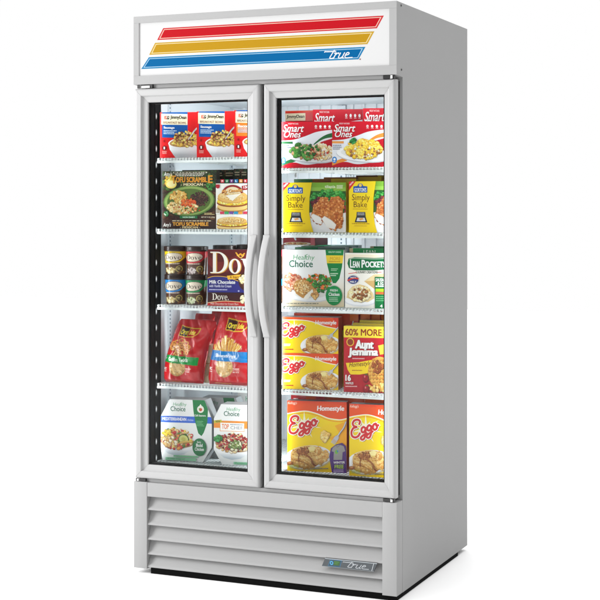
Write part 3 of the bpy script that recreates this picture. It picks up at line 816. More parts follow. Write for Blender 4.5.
def bake_front():
    a = Art(38, 378, 80, 78, 345, 343, 31)
    a.back((252, 220, 24), (246, 206, 10))
    a.poly([(196, 70), (382, 70), (382, 126), (186, 126)], (130, 184, 60)); a.poly([(190, 104), (382, 104), (382, 126), (186, 126)], (150, 200, 80))
    a.text('tilapia', 264, 92, 322, 112, (246, 250, 224), .02); a.lines(328, 92, 362, 112, 3, (246, 250, 224), .6, .1)
    pan = [(186, 124), (182, 160), (180, 240), (190, 300), (204, 346), (384, 346), (384, 124)]
    a.poly(pan, (56, 96, 40))
    a.food(290, 165, 104, 44, 80, [(40, 140, 50), (60, 166, 70), (30, 104, 40), (90, 180, 80), (24, 80, 34)], 17)
    a.food(222, 186, 30, 26, 14, [(120, 40, 50), (150, 60, 66), (90, 30, 40)], 14); a.food(362, 215, 20, 40, 16, [(40, 130, 50), (150, 50, 60)], 15)
    a.poly([(182, 240), (230, 232), (300, 260), (384, 236), (384, 350), (204, 350), (188, 300)], (240, 242, 246)); a.ell(290, 312, 108, 44, (250, 250, 252))
    for pts, cut in (([(188, 262), (206, 204), (246, 160), (280, 158), (286, 190), (262, 244), (248, 300), (214, 292)], [(188, 258), (200, 246), (236, 262), (252, 280), (246, 302), (214, 294)]),
                     ([(248, 276), (270, 206), (300, 158), (340, 150), (364, 184), (362, 250), (350, 318), (318, 330), (276, 318)], [(248, 272), (262, 258), (300, 280), (326, 304), (318, 328), (276, 318)])):
        a.poly(pts, (198, 116, 56)); xs = [p[0] for p in pts]; ys = [p[1] for p in pts]
        cx, cy = sum(xs) / len(xs), sum(ys) / len(ys); a.soft = True
        a.fill(pts, 200, [(206, 120, 56), (222, 142, 74), (186, 98, 46), (234, 166, 100), (212, 130, 64), (170, 86, 40)], 7.5); a.soft = False
        a.poly(cut, (252, 250, 246)); a.stroke([cut[1], cut[2], cut[3]], 3, (226, 214, 200))
    a.poly([(186, 124), (182, 160), (180, 240), (190, 300), (204, 346), (30, 346), (30, 124)], (250, 214, 16))
    a.poly([(196, 70), (190, 110), (182, 160), (30, 160), (30, 70)], (252, 222, 30))
    a.poly([(34, 76), (82, 76), (34, 132)], (222, 30, 40)); a.text('NEW!', 42, 94, 66, 106, WH, .02, 0, 20)
    a.poly([(64, 106), (104, 102), (146, 106), (146, 138), (64, 138)], (0, 82, 170)); a.ell(105, 104, 16, 14, (0, 82, 170)); a.ell(105, 100, 9, 8, (240, 206, 90))
    a.text("GORTON'S", 70, 113, 140, 134, (240, 246, 250), .03)
    a.text('Simply', 56, 146, 160, 188, (92, 48, 22), .006); a.text('Bake', 66, 184, 144, 214, (92, 48, 22), .006)
    a.rect(60, 222, 148, 224, (150, 100, 30))
    a.poly([(84, 238), (134, 238), (136, 262), (82, 262)], (60, 60, 62)); a.poly([(82, 262), (136, 262), (146, 292), (72, 292)], (40, 42, 46)); a.poly([(88, 268), (130, 268), (136, 286), (82, 286)], (220, 220, 220))
    a.lines(88, 242, 130, 258, 2, (200, 200, 200), .5, .1); a.poly([(96, 272), (118, 268), (126, 276), (104, 282)], (226, 160, 90))
    a.lines(56, 296, 160, 306, 1, (170, 130, 20), .5, .2); a.lines(70, 308, 150, 318, 1, (200, 160, 30), .4, .2)
    return a
def choice_front():
    a = Art(35, 365, 97, 97, 396, 400, 37)
    a.back((252, 252, 250)); a.rect(30, 240, 370, 402, (252, 250, 246), (246, 226, 186))
    hc_logo(a, 70, 124, 208, 190)
    a.poly([(266, 97), (364, 97), (354, 190), (340, 250), (322, 274), (306, 274), (290, 236), (274, 170)], (0, 136, 66))
    a.text('HEALTHY CHOICE', 282, 104, 350, 113, (210, 240, 210), .02)
    a.poly([(268, 126), (362, 126), (357, 168), (274, 168)], (250, 220, 60)); a.text('MORE', 290, 134, 346, 152, (220, 170, 30), .02); a.lines(284, 156, 350, 166, 1, (190, 150, 30), .6, .1)
    a.lines(296, 196, 336, 212, 2, (190, 230, 190), .5); a.lines(292, 220, 334, 240, 2, (210, 240, 210), .6)
    a.ell(160, 322, 148, 52, (226, 228, 232), 6); a.ell(160, 318, 146, 50, (254, 254, 255), 6); a.ell(160, 312, 124, 40, (240, 238, 234), 6)
    a.food(84, 268, 54, 44, 60, [(206, 130, 100), (226, 166, 130), (190, 96, 70), (240, 200, 170)], 14)
    a.food(222, 270, 74, 42, 40, [(236, 110, 40), (244, 140, 60), (220, 90, 30)], 16, .5); a.food(226, 276, 72, 44, 44, [(50, 130, 50), (80, 160, 60), (40, 104, 40)], 12, .6)
    a.poly([(92, 290), (108, 262), (140, 252), (176, 264), (206, 300), (198, 330), (168, 360), (140, 352), (108, 330)], (206, 150, 80))
    a.food(146, 296, 46, 34, 90, [(214, 160, 92), (232, 188, 120), (190, 130, 64), (244, 214, 160)], 8)
    a.poly([(196, 306), (204, 322), (170, 362), (148, 356), (160, 338)], (250, 244, 230)); a.food(210, 334, 16, 22, 14, [(196, 140, 76), (226, 180, 110)], 10)
    a.ell(312, 340, 44, 52, (0, 150, 76)); a.text('FRESH', 292, 306, 332, 318, WH, .02); a.text('Chicken', 284, 324, 342, 342, WH, .03); a.lines(286, 350, 338, 376, 3, (200, 240, 210), .45)
    a.lines(40, 380, 250, 392, 1, (150, 150, 140), .4, .3)
    return a
def pocket_front():
    a = Art(370, 620, 112, 112, 403, 405, 41)
    a.back((252, 248, 238)); a.rect(366, 120, 620, 200, (248, 234, 206), (252, 250, 246))
    a.poly([(388, 142), (420, 134), (520, 138), (606, 132), (618, 160), (606, 196), (520, 204), (420, 204), (390, 192), (382, 168)], (0, 110, 60))
    a.stroke([(394, 146), (420, 139), (520, 143), (606, 137)], 3, (200, 220, 200))
    a.text('L', 396, 148, 410, 190, WH, .04); a.text('EAN', 411, 156, 446, 190, WH, .04); a.text('P', 456, 148, 474, 190, WH, .04); a.text('OCKETS', 475, 156, 580, 188, WH, .04)
    a.text('CULINARY CREATIONS', 426, 206, 540, 220, (60, 80, 60), .02); a.stroke([(388, 222), (430, 216)], 3, (220, 40, 40)); a.stroke([(540, 214), (560, 212)], 3, (220, 40, 40))
    a.poly([(470, 262), (520, 226), (620, 214), (620, 330), (560, 330)], (226, 186, 120)); a.poly([(470, 262), (520, 226), (620, 214), (620, 240), (540, 256)], (246, 222, 170))
    a.ell(450, 366, 84, 30, (230, 232, 236)); a.ell(450, 362, 80, 26, (252, 252, 254))
    a.poly([(378, 350), (384, 318), (408, 290), (446, 278), (486, 290), (514, 322), (522, 352), (490, 372), (420, 366)], (240, 214, 156))
    a.food(446, 328, 56, 38, 70, [(252, 240, 204), (246, 226, 170), (250, 234, 190), (232, 196, 130)], 13); a.food(450, 326, 46, 30, 10, [(140, 86, 50), (170, 110, 66)], 12)
    a.ell(412, 254, 28, 22, (40, 56, 130)); a.stroke([(386, 258), (412, 246), (438, 248)], 8, (220, 60, 40)); a.text('TASTY', 394, 238, 430, 246, WH, .02); a.text('MELT', 396, 260, 430, 270, WH, .02)
    a.rect(526, 238, 622, 410, (0, 120, 60)); a.text('SAUSAGE', 530, 244, 590, 262, WH, .03); a.text('& EGG', 540, 264, 582, 282, WH, .03); a.lines(530, 284, 600, 296, 1, WH, .6, .1)
    a.rect(530, 300, 622, 316, (180, 220, 40)); a.rect(530, 318, 622, 330, (240, 110, 60)); a.lines(532, 340, 610, 372, 3, (120, 200, 140), .4, .3); a.text('4', 552, 384, 566, 400, WH, .02)
    return a

def eggo_script(a, x0, y0, x1, y1, t=0.074, red=(214, 36, 42)):
    X = lambda u: x0 + (x1 - x0) * u; Y = lambda v: y1 + (y0 - y1) * v
    def gg(u, v): return [(u + .135, v + .27), (u + .075, v + .315), (u + .01, v + .23), (u + .02, v + .10), (u + .09, v + .09), (u + .145, v + .20), (u + .155, v + .31), (u + .15, v + .02), (u + .10, v - .20), (u + .02, v - .24), (u - .02, v - .17), (u + .06, v - .06), (u + .20, v + .04)]
    P = [[(.31, .76), (.335, .88), (.25, .95), (.13, .91), (.075, .78), (.12, .67), (.22, .63), (.10, .58), (.03, .42), (.05, .24), (.16, .17), (.27, .23), (.33, .35)],
         gg(.385, .32), gg(.595, .40), [(.905, .79), (.83, .74), (.805, .61), (.85, .52), (.93, .56), (.955, .69), (.905, .79), (.93, .70), (1.0, .72)]]
    w = (x1 - x0) * t
    for ww, cc, d in ((w * 1.15, (130, 14, 20), w * .4), (w * 1.75, (254, 250, 236), 0), (w, red, 0)):
        for p in P: a.stroke([(X(u) + d, Y(v) + d) for u, v in p], ww, cc)
def waffle_plate(a, cx, cy, s):
    P = lambda x, y: (cx + x * s, cy + y * s); a.soft = True
    def E(x, y, rx, ry, c, rot=-4): a.ell(cx + x * s, cy + y * s, rx * s, ry * s, c, rot)
    E(0, 18, 114, 56, (206, 190, 140)); E(-2, 13, 112, 54, (250, 250, 252)); E(0, 10, 92, 42, (238, 236, 230))
    W1 = [(228, 174, 90), (238, 192, 110), (216, 158, 76), (244, 208, 136), (208, 146, 66)]
    for y, c1, c2 in ((30, (198, 138, 58), (226, 172, 88)), (8, (190, 128, 52), (232, 180, 96))):        # two round waffles, one on the other
        E(-8, y, 76, 34, c1); E(-8, y - 8, 76, 33, c2)
        a.fill([P(-8 + 74 * math.cos(t / 10), y + 2 + 31 * math.sin(t / 10)) for t in range(63)], 60, [(220, 164, 82), (230, 180, 100), (212, 154, 74)], 9 * s)
    E(-8, -8, 76, 32, (238, 192, 108))
    for i in range(-5, 6):
        for j in range(-3, 4):
            u, v = i * 13 + j * 5, j * 9 - i * 1.5
            if (u / 70) ** 2 + (v / 27) ** 2 < 1: a.chunk(*P(-8 + u, -9 + v), 5.2 * s, 3.4 * s, a.r.choice([(206, 146, 64), (196, 134, 54), (216, 160, 78)]), 0)
    a.fill([P(-62, -18), P(-30, -34), P(6, -30), (P(20, -16)), P(-6, 2), P(-44, 2)], 70, [(150, 84, 36), (172, 102, 46), (128, 66, 28), (190, 120, 58)], 6 * s, .5)
    a.poly([P(-2, -32), P(20, -40), P(38, -30), P(28, -16), P(6, -16)], (253, 236, 160)); a.poly([P(6, -16), P(28, -16), P(26, -10), P(6, -9)], (238, 208, 116))
    # the wedge cut out of the front, its layers showing
    a.poly([P(-72, 6), P(-22, 14), P(8, 34), P(6, 66), P(-30, 56), P(-70, 36)], (226, 168, 82))
    a.poly([P(-72, 6), P(-22, 14), P(8, 34), P(-20, 26), P(-66, 16)], (246, 210, 134)); a.poly([P(-68, 22), P(-22, 34), P(7, 50), P(6, 56), P(-24, 42), P(-68, 28)], (176, 112, 46))
    a.fill([P(-66, 16), P(-20, 26), P(8, 38), P(6, 62), P(-30, 52), P(-66, 34)], 40, W1, 7 * s); a.stroke([P(-68, 24), P(-22, 37), P(6, 52)], 2.5 * s, (160, 98, 38))
    a.fill([P(40, -8), P(84, -14), P(96, 16), P(70, 40), P(30, 36)], 60, W1, 10 * s); a.fill([P(30, -20), P(52, -34), P(62, -14), P(46, -4)], 24, W1, 9 * s)
    a.stroke([P(-8, 4), P(14, 22), P(24, 46), P(36, 54)], 7 * s, (142, 70, 26)); a.stroke([P(-8, 4), P(14, 22), P(22, 42)], 2 * s, (196, 120, 60))
    a.soft = False; E(-88, 40, 15, 9, (160, 86, 36)); E(-88, 37, 8, 4, (210, 144, 84)); a.stroke([P(-40, -6), P(-46, 14), P(-44, 30)], 5 * s, (150, 78, 30))
def sunburst(a, cx, cy, r, c=(255, 250, 214)):
    pts = []
    for i in range(28):
        q = r * (1.0 if i % 4 == 0 else (.62 if i % 2 == 0 else .34)); t = 2 * math.pi * i / 28 + .2
        pts.append((cx + q * math.cos(t), cy + q * .8 * math.sin(t)))
    a.poly(pts, c)
def fork(a, pts, s):
    a.stroke(pts, 7 * s, (120, 124, 130)); a.stroke([(x - 1, y - 1) for x, y in pts], 3.5 * s, (226, 230, 234))
    (x1, y1), (x0, y0) = pts[-1], pts[-2]; d = np.array((x1 - x0, y1 - y0)); d = d / np.hypot(*d); n = np.array((-d[1], d[0]))
    c = np.array((x1, y1)); a.ell(x1, y1, 11 * s, 9 * s, (196, 200, 206), math.degrees(math.atan2(d[1], d[0])))
    for k in (-1.5, -.5, .5, 1.5): a.stroke([tuple(c + n * k * 5 * s), tuple(c + n * k * 5 * s + d * 26 * s)], 3 * s, (206, 210, 216), False)
def eggo_small():
    a = Art(35, 330, 65, 67, 250, 255, 43)
    a.back((254, 226, 0), (252, 206, 0))
    a.strip(catmull([(20, 52), (150, 52), (340, 52)], 8), catmull([(20, 84), (120, 74), (200, 92), (260, 112), (340, 128)], 4)[:17], (240, 82, 26))
    a.poly([(150, 60), (336, 60), (336, 124), (290, 118), (230, 100), (190, 84), (120, 78), (30, 80), (30, 60)], (242, 86, 28))
    a.stroke([(30, 82), (120, 80), (190, 88), (260, 112), (336, 126)], 4, (255, 250, 230)); a.poly([(300, 60), (336, 60), (336, 126), (320, 122)], (226, 50, 24))
    a.text('Homestyle', 208, 82, 320, 108, WH, .03, .12)
    sunburst(a, 98, 124, 62); eggo_script(a, 26, 92, 152, 176)
    a.lines(42, 204, 78, 218, 2, (250, 250, 240), .6, .1); a.lines(42, 230, 100, 240, 1, (200, 60, 30), .6, .2)
    waffle_plate(a, 238, 196, .95); fork(a, [(334, 112), (314, 136), (294, 158)], .9)
    return a
def eggo_big():
    a = Art(60, 375, 85, 92, 450, 470, 47)
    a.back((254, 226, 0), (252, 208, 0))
    a.poly([(50, 78), (384, 78), (384, 176), (340, 184), (280, 176), (220, 152), (160, 138), (100, 144), (50, 154)], (240, 84, 28)); a.poly([(50, 78), (384, 78), (384, 108), (240, 100), (50, 96)], (236, 70, 26))
    a.stroke([(50, 156), (100, 146), (160, 140), (220, 154), (280, 178), (340, 186), (384, 176)], 5, (255, 252, 236)); a.stroke([(50, 166), (100, 156), (160, 150), (220, 164), (280, 188), (340, 196), (384, 186)], 3, (240, 110, 30))
    a.text("Kellogg's", 64, 90, 112, 108, (255, 220, 200), .015, .2); a.text('Homestyle', 218, 112, 362, 146, WH, .035, .1)
    a.poly([(250, 240), (384, 190), (384, 330), (300, 300)], (252, 180, 20)); a.poly([(180, 250), (300, 200), (340, 260), (260, 290)], (253, 214, 10))
    sunburst(a, 152, 214, 92); eggo_script(a, 68, 160, 220, 276)
    waffle_plate(a, 172, 366, 1.12); a.food(262, 272, 20, 24, 14, [(244, 200, 110), (236, 186, 96), (250, 216, 140)], 15)
    fork(a, [(372, 198), (360, 228), (344, 250), (322, 282)], 1.3)
    a.poly([(292, 336), (320, 316), (352, 308), (372, 326), (378, 470), (300, 474), (290, 420), (284, 380)], (84, 44, 130)); a.poly([(302, 334), (318, 322), (340, 318), (360, 326), (368, 352), (354, 358), (352, 398), (306, 398), (308, 356), (296, 352)], (160, 160, 158))
    a.stroke([(318, 322), (328, 330), (340, 319)], 3, (120, 120, 120)); a.ell(322, 356, 8, 11, (120, 190, 70)); a.ell(328, 352, 4, 5, (60, 140, 200))
    a.text('WINTER', 306, 406, 366, 418, WH, .03); a.text('FREE', 312, 424, 360, 444, (190, 230, 60), .03); a.lines(306, 450, 364, 466, 2, (220, 200, 240), .5, .1)
    a.lines(66, 420, 130, 440, 3, (200, 210, 60), .5, .2); a.lines(70, 452, 160, 464, 1, (120, 110, 60), .5, .3); a.lines(200, 440, 280, 452, 1, (120, 120, 120), .4, .2)
    return a
def jem_front():
    a = Art(362, 620, 114, 114, 460, 466, 53)
    a.back((206, 22, 40), (176, 10, 30))
    a.rect(358, 108, 624, 174, (253, 226, 60)); a.text('60% MORE', 370, 128, 570, 164, (150, 40, 20), .025); a.text('*', 576, 126, 584, 134, (150, 40, 20))
    a.ell(398, 198, 21, 22, (240, 190, 60)); a.ell(398, 198, 16, 17, (150, 60, 30))
    for d, cc in ((4, (110, 6, 16)), (0, WH)):
        a.text('Aunt', 424 + d, 186 + d, 526 + d, 232 + d, cc, .055, .06); a.text('Jemima', 386 + d, 228 + d, 550 + d, 280 + d, cc, .055, .06)
    a.lines(410, 282, 480, 290, 1, (240, 200, 200), .6, .1)
    a.poly([(550, 214), (624, 196), (624, 250), (560, 262)], (250, 210, 70))
    a.poly([(374, 308), (440, 304), (530, 288), (600, 290), (600, 350), (520, 356), (450, 368), (400, 368), (384, 344)], (250, 214, 30))
    a.text('Homestyle', 392, 306, 512, 338, (90, 30, 20), .01, .22, 12); a.lines(408, 344, 470, 352, 1, (160, 90, 20), .6, .1)
    a.ell(560, 358, 66, 84, (190, 120, 44)); a.ell(558, 352, 62, 80, (236, 182, 86))
    for i in range(7):
        for j in range(8):
            x, y = 506 + 18 * i, 290 + 19 * j
            if ((x - 558) / 60) ** 2 + ((y - 352) / 76) ** 2 < 1: a.chunk(x, y, 8, 8, a.r.choice([(206, 140, 56), (190, 122, 46), (216, 152, 66)]), 0)
    a.food(548, 326, 30, 30, 14, [(136, 66, 28), (160, 84, 36)], 13)
    a.food(560, 434, 60, 20, 22, [(236, 186, 96), (220, 160, 70), (248, 210, 130)], 14)
    for x, y in ((484, 388), (488, 446)): a.ell(x, y, 17, 24, (120, 10, 24)); a.ell(x - 2, y - 3, 13, 19, (160, 22, 36)); a.ell(x - 6, y - 10, 4, 6, (226, 110, 110)); a.poly([(x - 8, y - 20), (x + 4, y - 26), (x + 10, y - 18)], (60, 120, 50))
    a.text('16', 372, 370, 402, 402, WH, .04); a.text('WAFFLES', 372, 408, 416, 420, WH, .02); a.lines(372, 428, 440, 436, 1, (250, 200, 200), .6, .1)
    return a
def potato_bag(kind):
    """print of a fries bag in the first bag's picture units"""
    a = Art(40, 360, 88, 88, 490, 490, 59 + kind)
    a.back((204, 22, 30), (196, 16, 26))
    a.poly([(136, 124), (200, 138), (272, 142), (262, 176), (236, 198), (190, 196), (140, 190)], (238, 196, 60)); a.poly([(140, 130), (200, 143), (198, 192), (144, 186)], (66, 22, 16)); a.poly([(202, 144), (266, 147), (256, 174), (234, 192), (200, 192)], (196, 18, 26))
    a.text('Ore', 147, 150, 197, 180, (252, 226, 60), .035, .2); a.text('Ida', 206, 154, 244, 182, (252, 226, 60), .035, .2)
    PO = [(226, 180, 110), (214, 164, 92), (236, 198, 134)]
    a.ell(152, 388, 54, 54, (216, 168, 104)); a.food(152, 390, 44, 44, 36, PO, 14); a.ell(146, 384, 30, 32, (232, 192, 132))
    for _ in range(8): a.ell(120 + 60 * a.r.random(), 370 + 50 * a.r.random(), 2, 1.6, (160, 110, 60))
    if kind == 0:
        for _ in range(46):
            t = a.r.random() * 6.28; q = math.sqrt(a.r.random()); x, y = 166 + 72 * q * math.cos(t), 262 + 46 * q * math.sin(t); r = 11 + 8 * a.r.random(); t0 = a.r.random() * 6.28
            p = [(x + r * math.cos(t0 + k * .9), y + r * .8 * math.sin(t0 + k * .9)) for k in range(6)]
            cc = a.r.choice([(240, 170, 80), (232, 150, 62), (248, 194, 108), (236, 160, 76)]); a.stroke([(u, v + 3) for u, v in p], 8.5, (150, 64, 22)); a.stroke(p, 6.5, cc)
        a.poly([(44, 308), (284, 322), (280, 374), (40, 354)], (0, 150, 60)); a.text('Golden Twirls', 92, 324, 220, 348, (246, 252, 240), .03, 0, -4); a.stroke([(58, 324), (66, 336), (74, 330)], 5, WH)
    else:
        for _ in range(70):
            x = 96 + 124 * a.r.random(); k = (x - 156) / 62; y0 = 300; y1 = 214 + 60 * abs(k) + 30 * a.r.random(); x1 = x + k * 26
            cc = a.r.choice([(246, 200, 96), (236, 180, 70), (250, 216, 130), (226, 160, 60)]); a.stroke([(x + 1.5, y0), (x1 + 2, y1)], 9, (170, 90, 30), False); a.stroke([(x, y0), (x1, y1)], 7.5, cc, False)
        a.poly([(40, 300), (360, 304), (360, 360), (40, 354)], (0, 130, 206)); a.text('Shoestrings', 92, 316, 216, 340, (246, 250, 254), .03, .15, -2)
    a.lines(52, 392, 78, 424, 3, (250, 220, 210), .5, .2); a.lines(206, 392, 246, 420, 3, (250, 220, 210), .5, .2); a.ell(58, 398, 6, 6, WH); a.lines(90, 474, 200, 484, 1, (240, 190, 60), .5, .2)
    return a

# ------------------------------------------------------------------ the packages: things on the shelves
L1, L2, L3, L4, L5 = LZ
R1, R2, R3, R4, R5 = RZ
T = 0.0004
def plain(x0, x1, y0, y1, h0, h1, *bands):
    """a plain carton front: bands of (top fraction, bottom fraction, colour)"""
    a = Art(0, 100, 0, 0, 100, 100, 3); a.back(bands[0][2])
    for f0, f1, c in bands[1:]: a.rect(-2, f0, 102, f1, c)
    return a
RED, BLUE = (226, 22, 26), (0, 88, 168)
# left bay, top shelf
G = 'red breakfast bowl cartons'
ja, jc = bowl_front((0, 88, 168), 'Sausage'), bowl_front((242, 132, 40), 'Bacon')
carton('breakfast_carton', 'red breakfast bowl carton with a blue tab, nearest the left wall of the freezer', 'food box', ja, .0550, .2035, L1 + T, 1.6580, .045, (200, 18, 22), group=G)
carton('breakfast_carton', 'red breakfast bowl carton with a blue tab, standing beside the one with an orange tab', 'food box', ja, .2060, .3535, L1 + T, 1.6570, .045, (200, 18, 22), group=G)
carton('breakfast_carton', 'red breakfast bowl carton with an orange tab, half hidden by the left door frame', 'food box', jc, .3560, .5000, L1 + T, 1.6570, .045, (200, 18, 22), yaw=8, group=G)
# left bay, second shelf
G = 'dark tofu scramble cartons'
carton('tofu_carton', 'brown tofu scramble carton lying flat under an upright one on its left shelf', 'food box', tofu_edge(), .0640, .2800, L2 + T, 1.2662, .17, (56, 30, 22), yaw=6, group=G)
carton('tofu_carton', 'green tofu scramble carton with a bowl picture, upright on a flat brown one', 'food box', tofu_front(), .0650, .2810, 1.2666, 1.4435, .035, (44, 40, 24), yaw=6, group=G)
dk = Art(0, 100, 0, 0, 100, 100, 4); dk.back((36, 44, 24))
dk.food(50, 8, 52, 12, 120, [(48, 78, 34), (30, 40, 20), (92, 70, 34), (20, 60, 30), (70, 40, 24)], 3.2)
for k in range(5): dk.lines(4 + 20 * k, 5, 18 + 20 * k, 13, 2, (206, 196, 160), .5, .1)
carton('tofu_carton', 'dark carton standing behind the green tofu scramble carton, only its top edge in view', 'food box', dk, .0880, .3000, L2 + T, 1.4500, .035, (44, 40, 24), y0=.205, yaw=6, group=G)
carton('tofu_carton', 'dark carton standing behind the white egg sandwich carton, left of the door frame', 'food box', dk, .3030, .4400, L2 + T, 1.4520, .035, (44, 40, 24), y0=.200, yaw=5, group=G)
G = 'white egg sandwich cartons'
carton('sandwich_carton', 'low white egg sandwich carton lying under a taller one with a black top band', 'food box', sandwich_edge(), .2845, .4400, L2 + T, 1.2862, .10, (236, 232, 220), yaw=5, group=G)
carton('sandwich_carton', 'white egg sandwich carton with a black top band, set upon a low white carton', 'food box', sandwich_front(), .2830, .4400, 1.2866, 1.4118, .09, (30, 30, 30), yaw=5, group=G)

# ice-cream pints
def pint(name, label, art, cx, z0, h, r, y, group):
    t = thing(name, label, 'ice cream', (cx, y, z0), group)
    lid_h = 0.0175; hb = h - lid_h * .75
    NU, NV = 150, 96; face = R(-90 + 24)
    V, F = [], []
    ang = np.linspace(-R(115), R(115), NU); vv = np.linspace(0, 1, NV)
    for v in vv:
        rr = r * (0.885 + 0.115 * v)
        for p in ang: V.append((rr * math.cos(face + p), rr * math.sin(face + p), v * hb))
    A, Vv = np.meshgrid(ang, vv); X = 70 * np.clip(A / R(90), -1.25, 1.25) * 1.12; Y = 250 - 145 * Vv
    cl = art.raster(X, Y); C = []
    for j in range(NV - 1):
        for i in range(NU - 1):
            q = (j * NU + i, j * NU + i + 1, (j + 1) * NU + i + 1, (j + 1) * NU + i); F.append(q)
            C.append([cl[k // NU][k % NU] for k in q])
    br = np.array(lin((56, 32, 24))[:3]); b = len(V); m = 24
    for v in (0, 1):
        rr = r * (0.885 + 0.115 * v)
        for k in range(m + 1):
            p = face + R(115) + R(130) * k / m; V.append((rr * math.cos(p), rr * math.sin(p), v * hb))
    for k in range(m): F.append((b + k, b + k + 1, b + m + 2 + k, b + m + 1 + k)); C.append([br] * 4)
    n0 = len(V); k0 = 48
    for k in range(k0): V.append((r * .885 * math.cos(2 * math.pi * k / k0), r * .885 * math.sin(2 * math.pi * k / k0), 0))
    F.append(list(range(n0, n0 + k0))[::-1]); C.append([br] * k0)
    o = bpy.data.objects.new('tub', mesh_from('tub', V, F, C, TUB, True)); link(o, t)
    bm = bmesh.new(); prof = [(0.0, h), (r * .90, h), (r * .94, h - .0012), (r * .96, h + .0012), (r * 1.035, h + .0008), (r * 1.055, h - .0018), (r * 1.05, h - lid_h * .55), (r * 1.065, h - lid_h * .62), (r * 1.065, h - lid_h), (r * 1.01, h - lid_h)]
    n = 40; rows = []
    for rr, z in prof: rows.append([bm.verts.new((rr * math.cos(2 * math.pi * k / n), rr * math.sin(2 * math.pi * k / n), z)) for k in range(n)] if rr else [bm.verts.new((0, 0, z))] * n)
    for i in range(len(rows) - 1):
        for k in range(n):
            q = [rows[i][k], rows[i][(k + 1) % n], rows[i + 1][(k + 1) % n], rows[i + 1][k]]
            q = list(dict.fromkeys(q)); f = bm.faces.new(q); f.smooth = True
    obj('lid', bm, LID, t); return t
G = 'dark brown ice cream pints'
NUT = [(226, 206, 150), (206, 180, 110), (240, 226, 180), (180, 150, 90)]
GRY = [(196, 180, 176), (150, 130, 130), (220, 210, 206)]
GRN = [(196, 206, 160), (150, 164, 110), (230, 232, 200)]
py_ = 0.140
pint('ice_cream_pint', 'brown ice cream pint with a yellow band, stacked on the blue banded pint', pint_front((248, 206, 24), 0, NUT), .0980, L3 + T + .1085, .1020, .0430, py_, G)
pint('ice_cream_pint', 'brown ice cream pint with a red band, stacked on the green banded pint', pint_front((218, 56, 66), 0, GRY), .1830, L3 + T + .1085, .1020, .0400, py_, G)
pint('ice_cream_pint', 'brown ice cream pint with a blue band, under the yellow banded pint', pint_front((30, 140, 220), 0, NUT), .0980, L3 + T, .1070, .0408, py_, G)
pint('ice_cream_pint', 'brown ice cream pint with a green band, under the red banded pint', pint_front((0, 150, 84), 0, GRN), .1815, L3 + T, .1070, .0400, py_, G)
for x, y, lab in ((.2350, .262, 'lower pint hidden behind the left end of the chocolate bar carton'), (.3130, .300, 'lower pint hidden behind the middle of the chocolate bar carton'), (.4000, .330, 'lower pint hidden behind the right end of the chocolate bar carton')):
    pint('ice_cream_pint', lab, pint_front((30, 140, 220), 0, NUT), x, L3 + T, .1070, .0410, y, G)
    pint('ice_cream_pint', lab.replace('lower pint hidden', 'dark lidded pint peeping over and standing'), pint_front((218, 56, 66), 0, GRY), x, L3 + T + .1085, .1040 + .002 * (x > .3), .0410, y, G)
G = 'chocolate ice cream bar cartons'
carton('ice_cream_carton', 'low dark red ice cream bar carton lying under the tall chocolate one', 'food box', dove_edge(), .2500, .4640, L3 + T, 1.0060, .10, (60, 14, 16), yaw=10, group=G)
carton('ice_cream_carton', 'tall dark red chocolate ice cream carton with a blue patch and big white letters', 'food box', dove_front(), .2500, .4640, 1.0064, 1.1600, .05, (70, 14, 18), yaw=10, group=G)

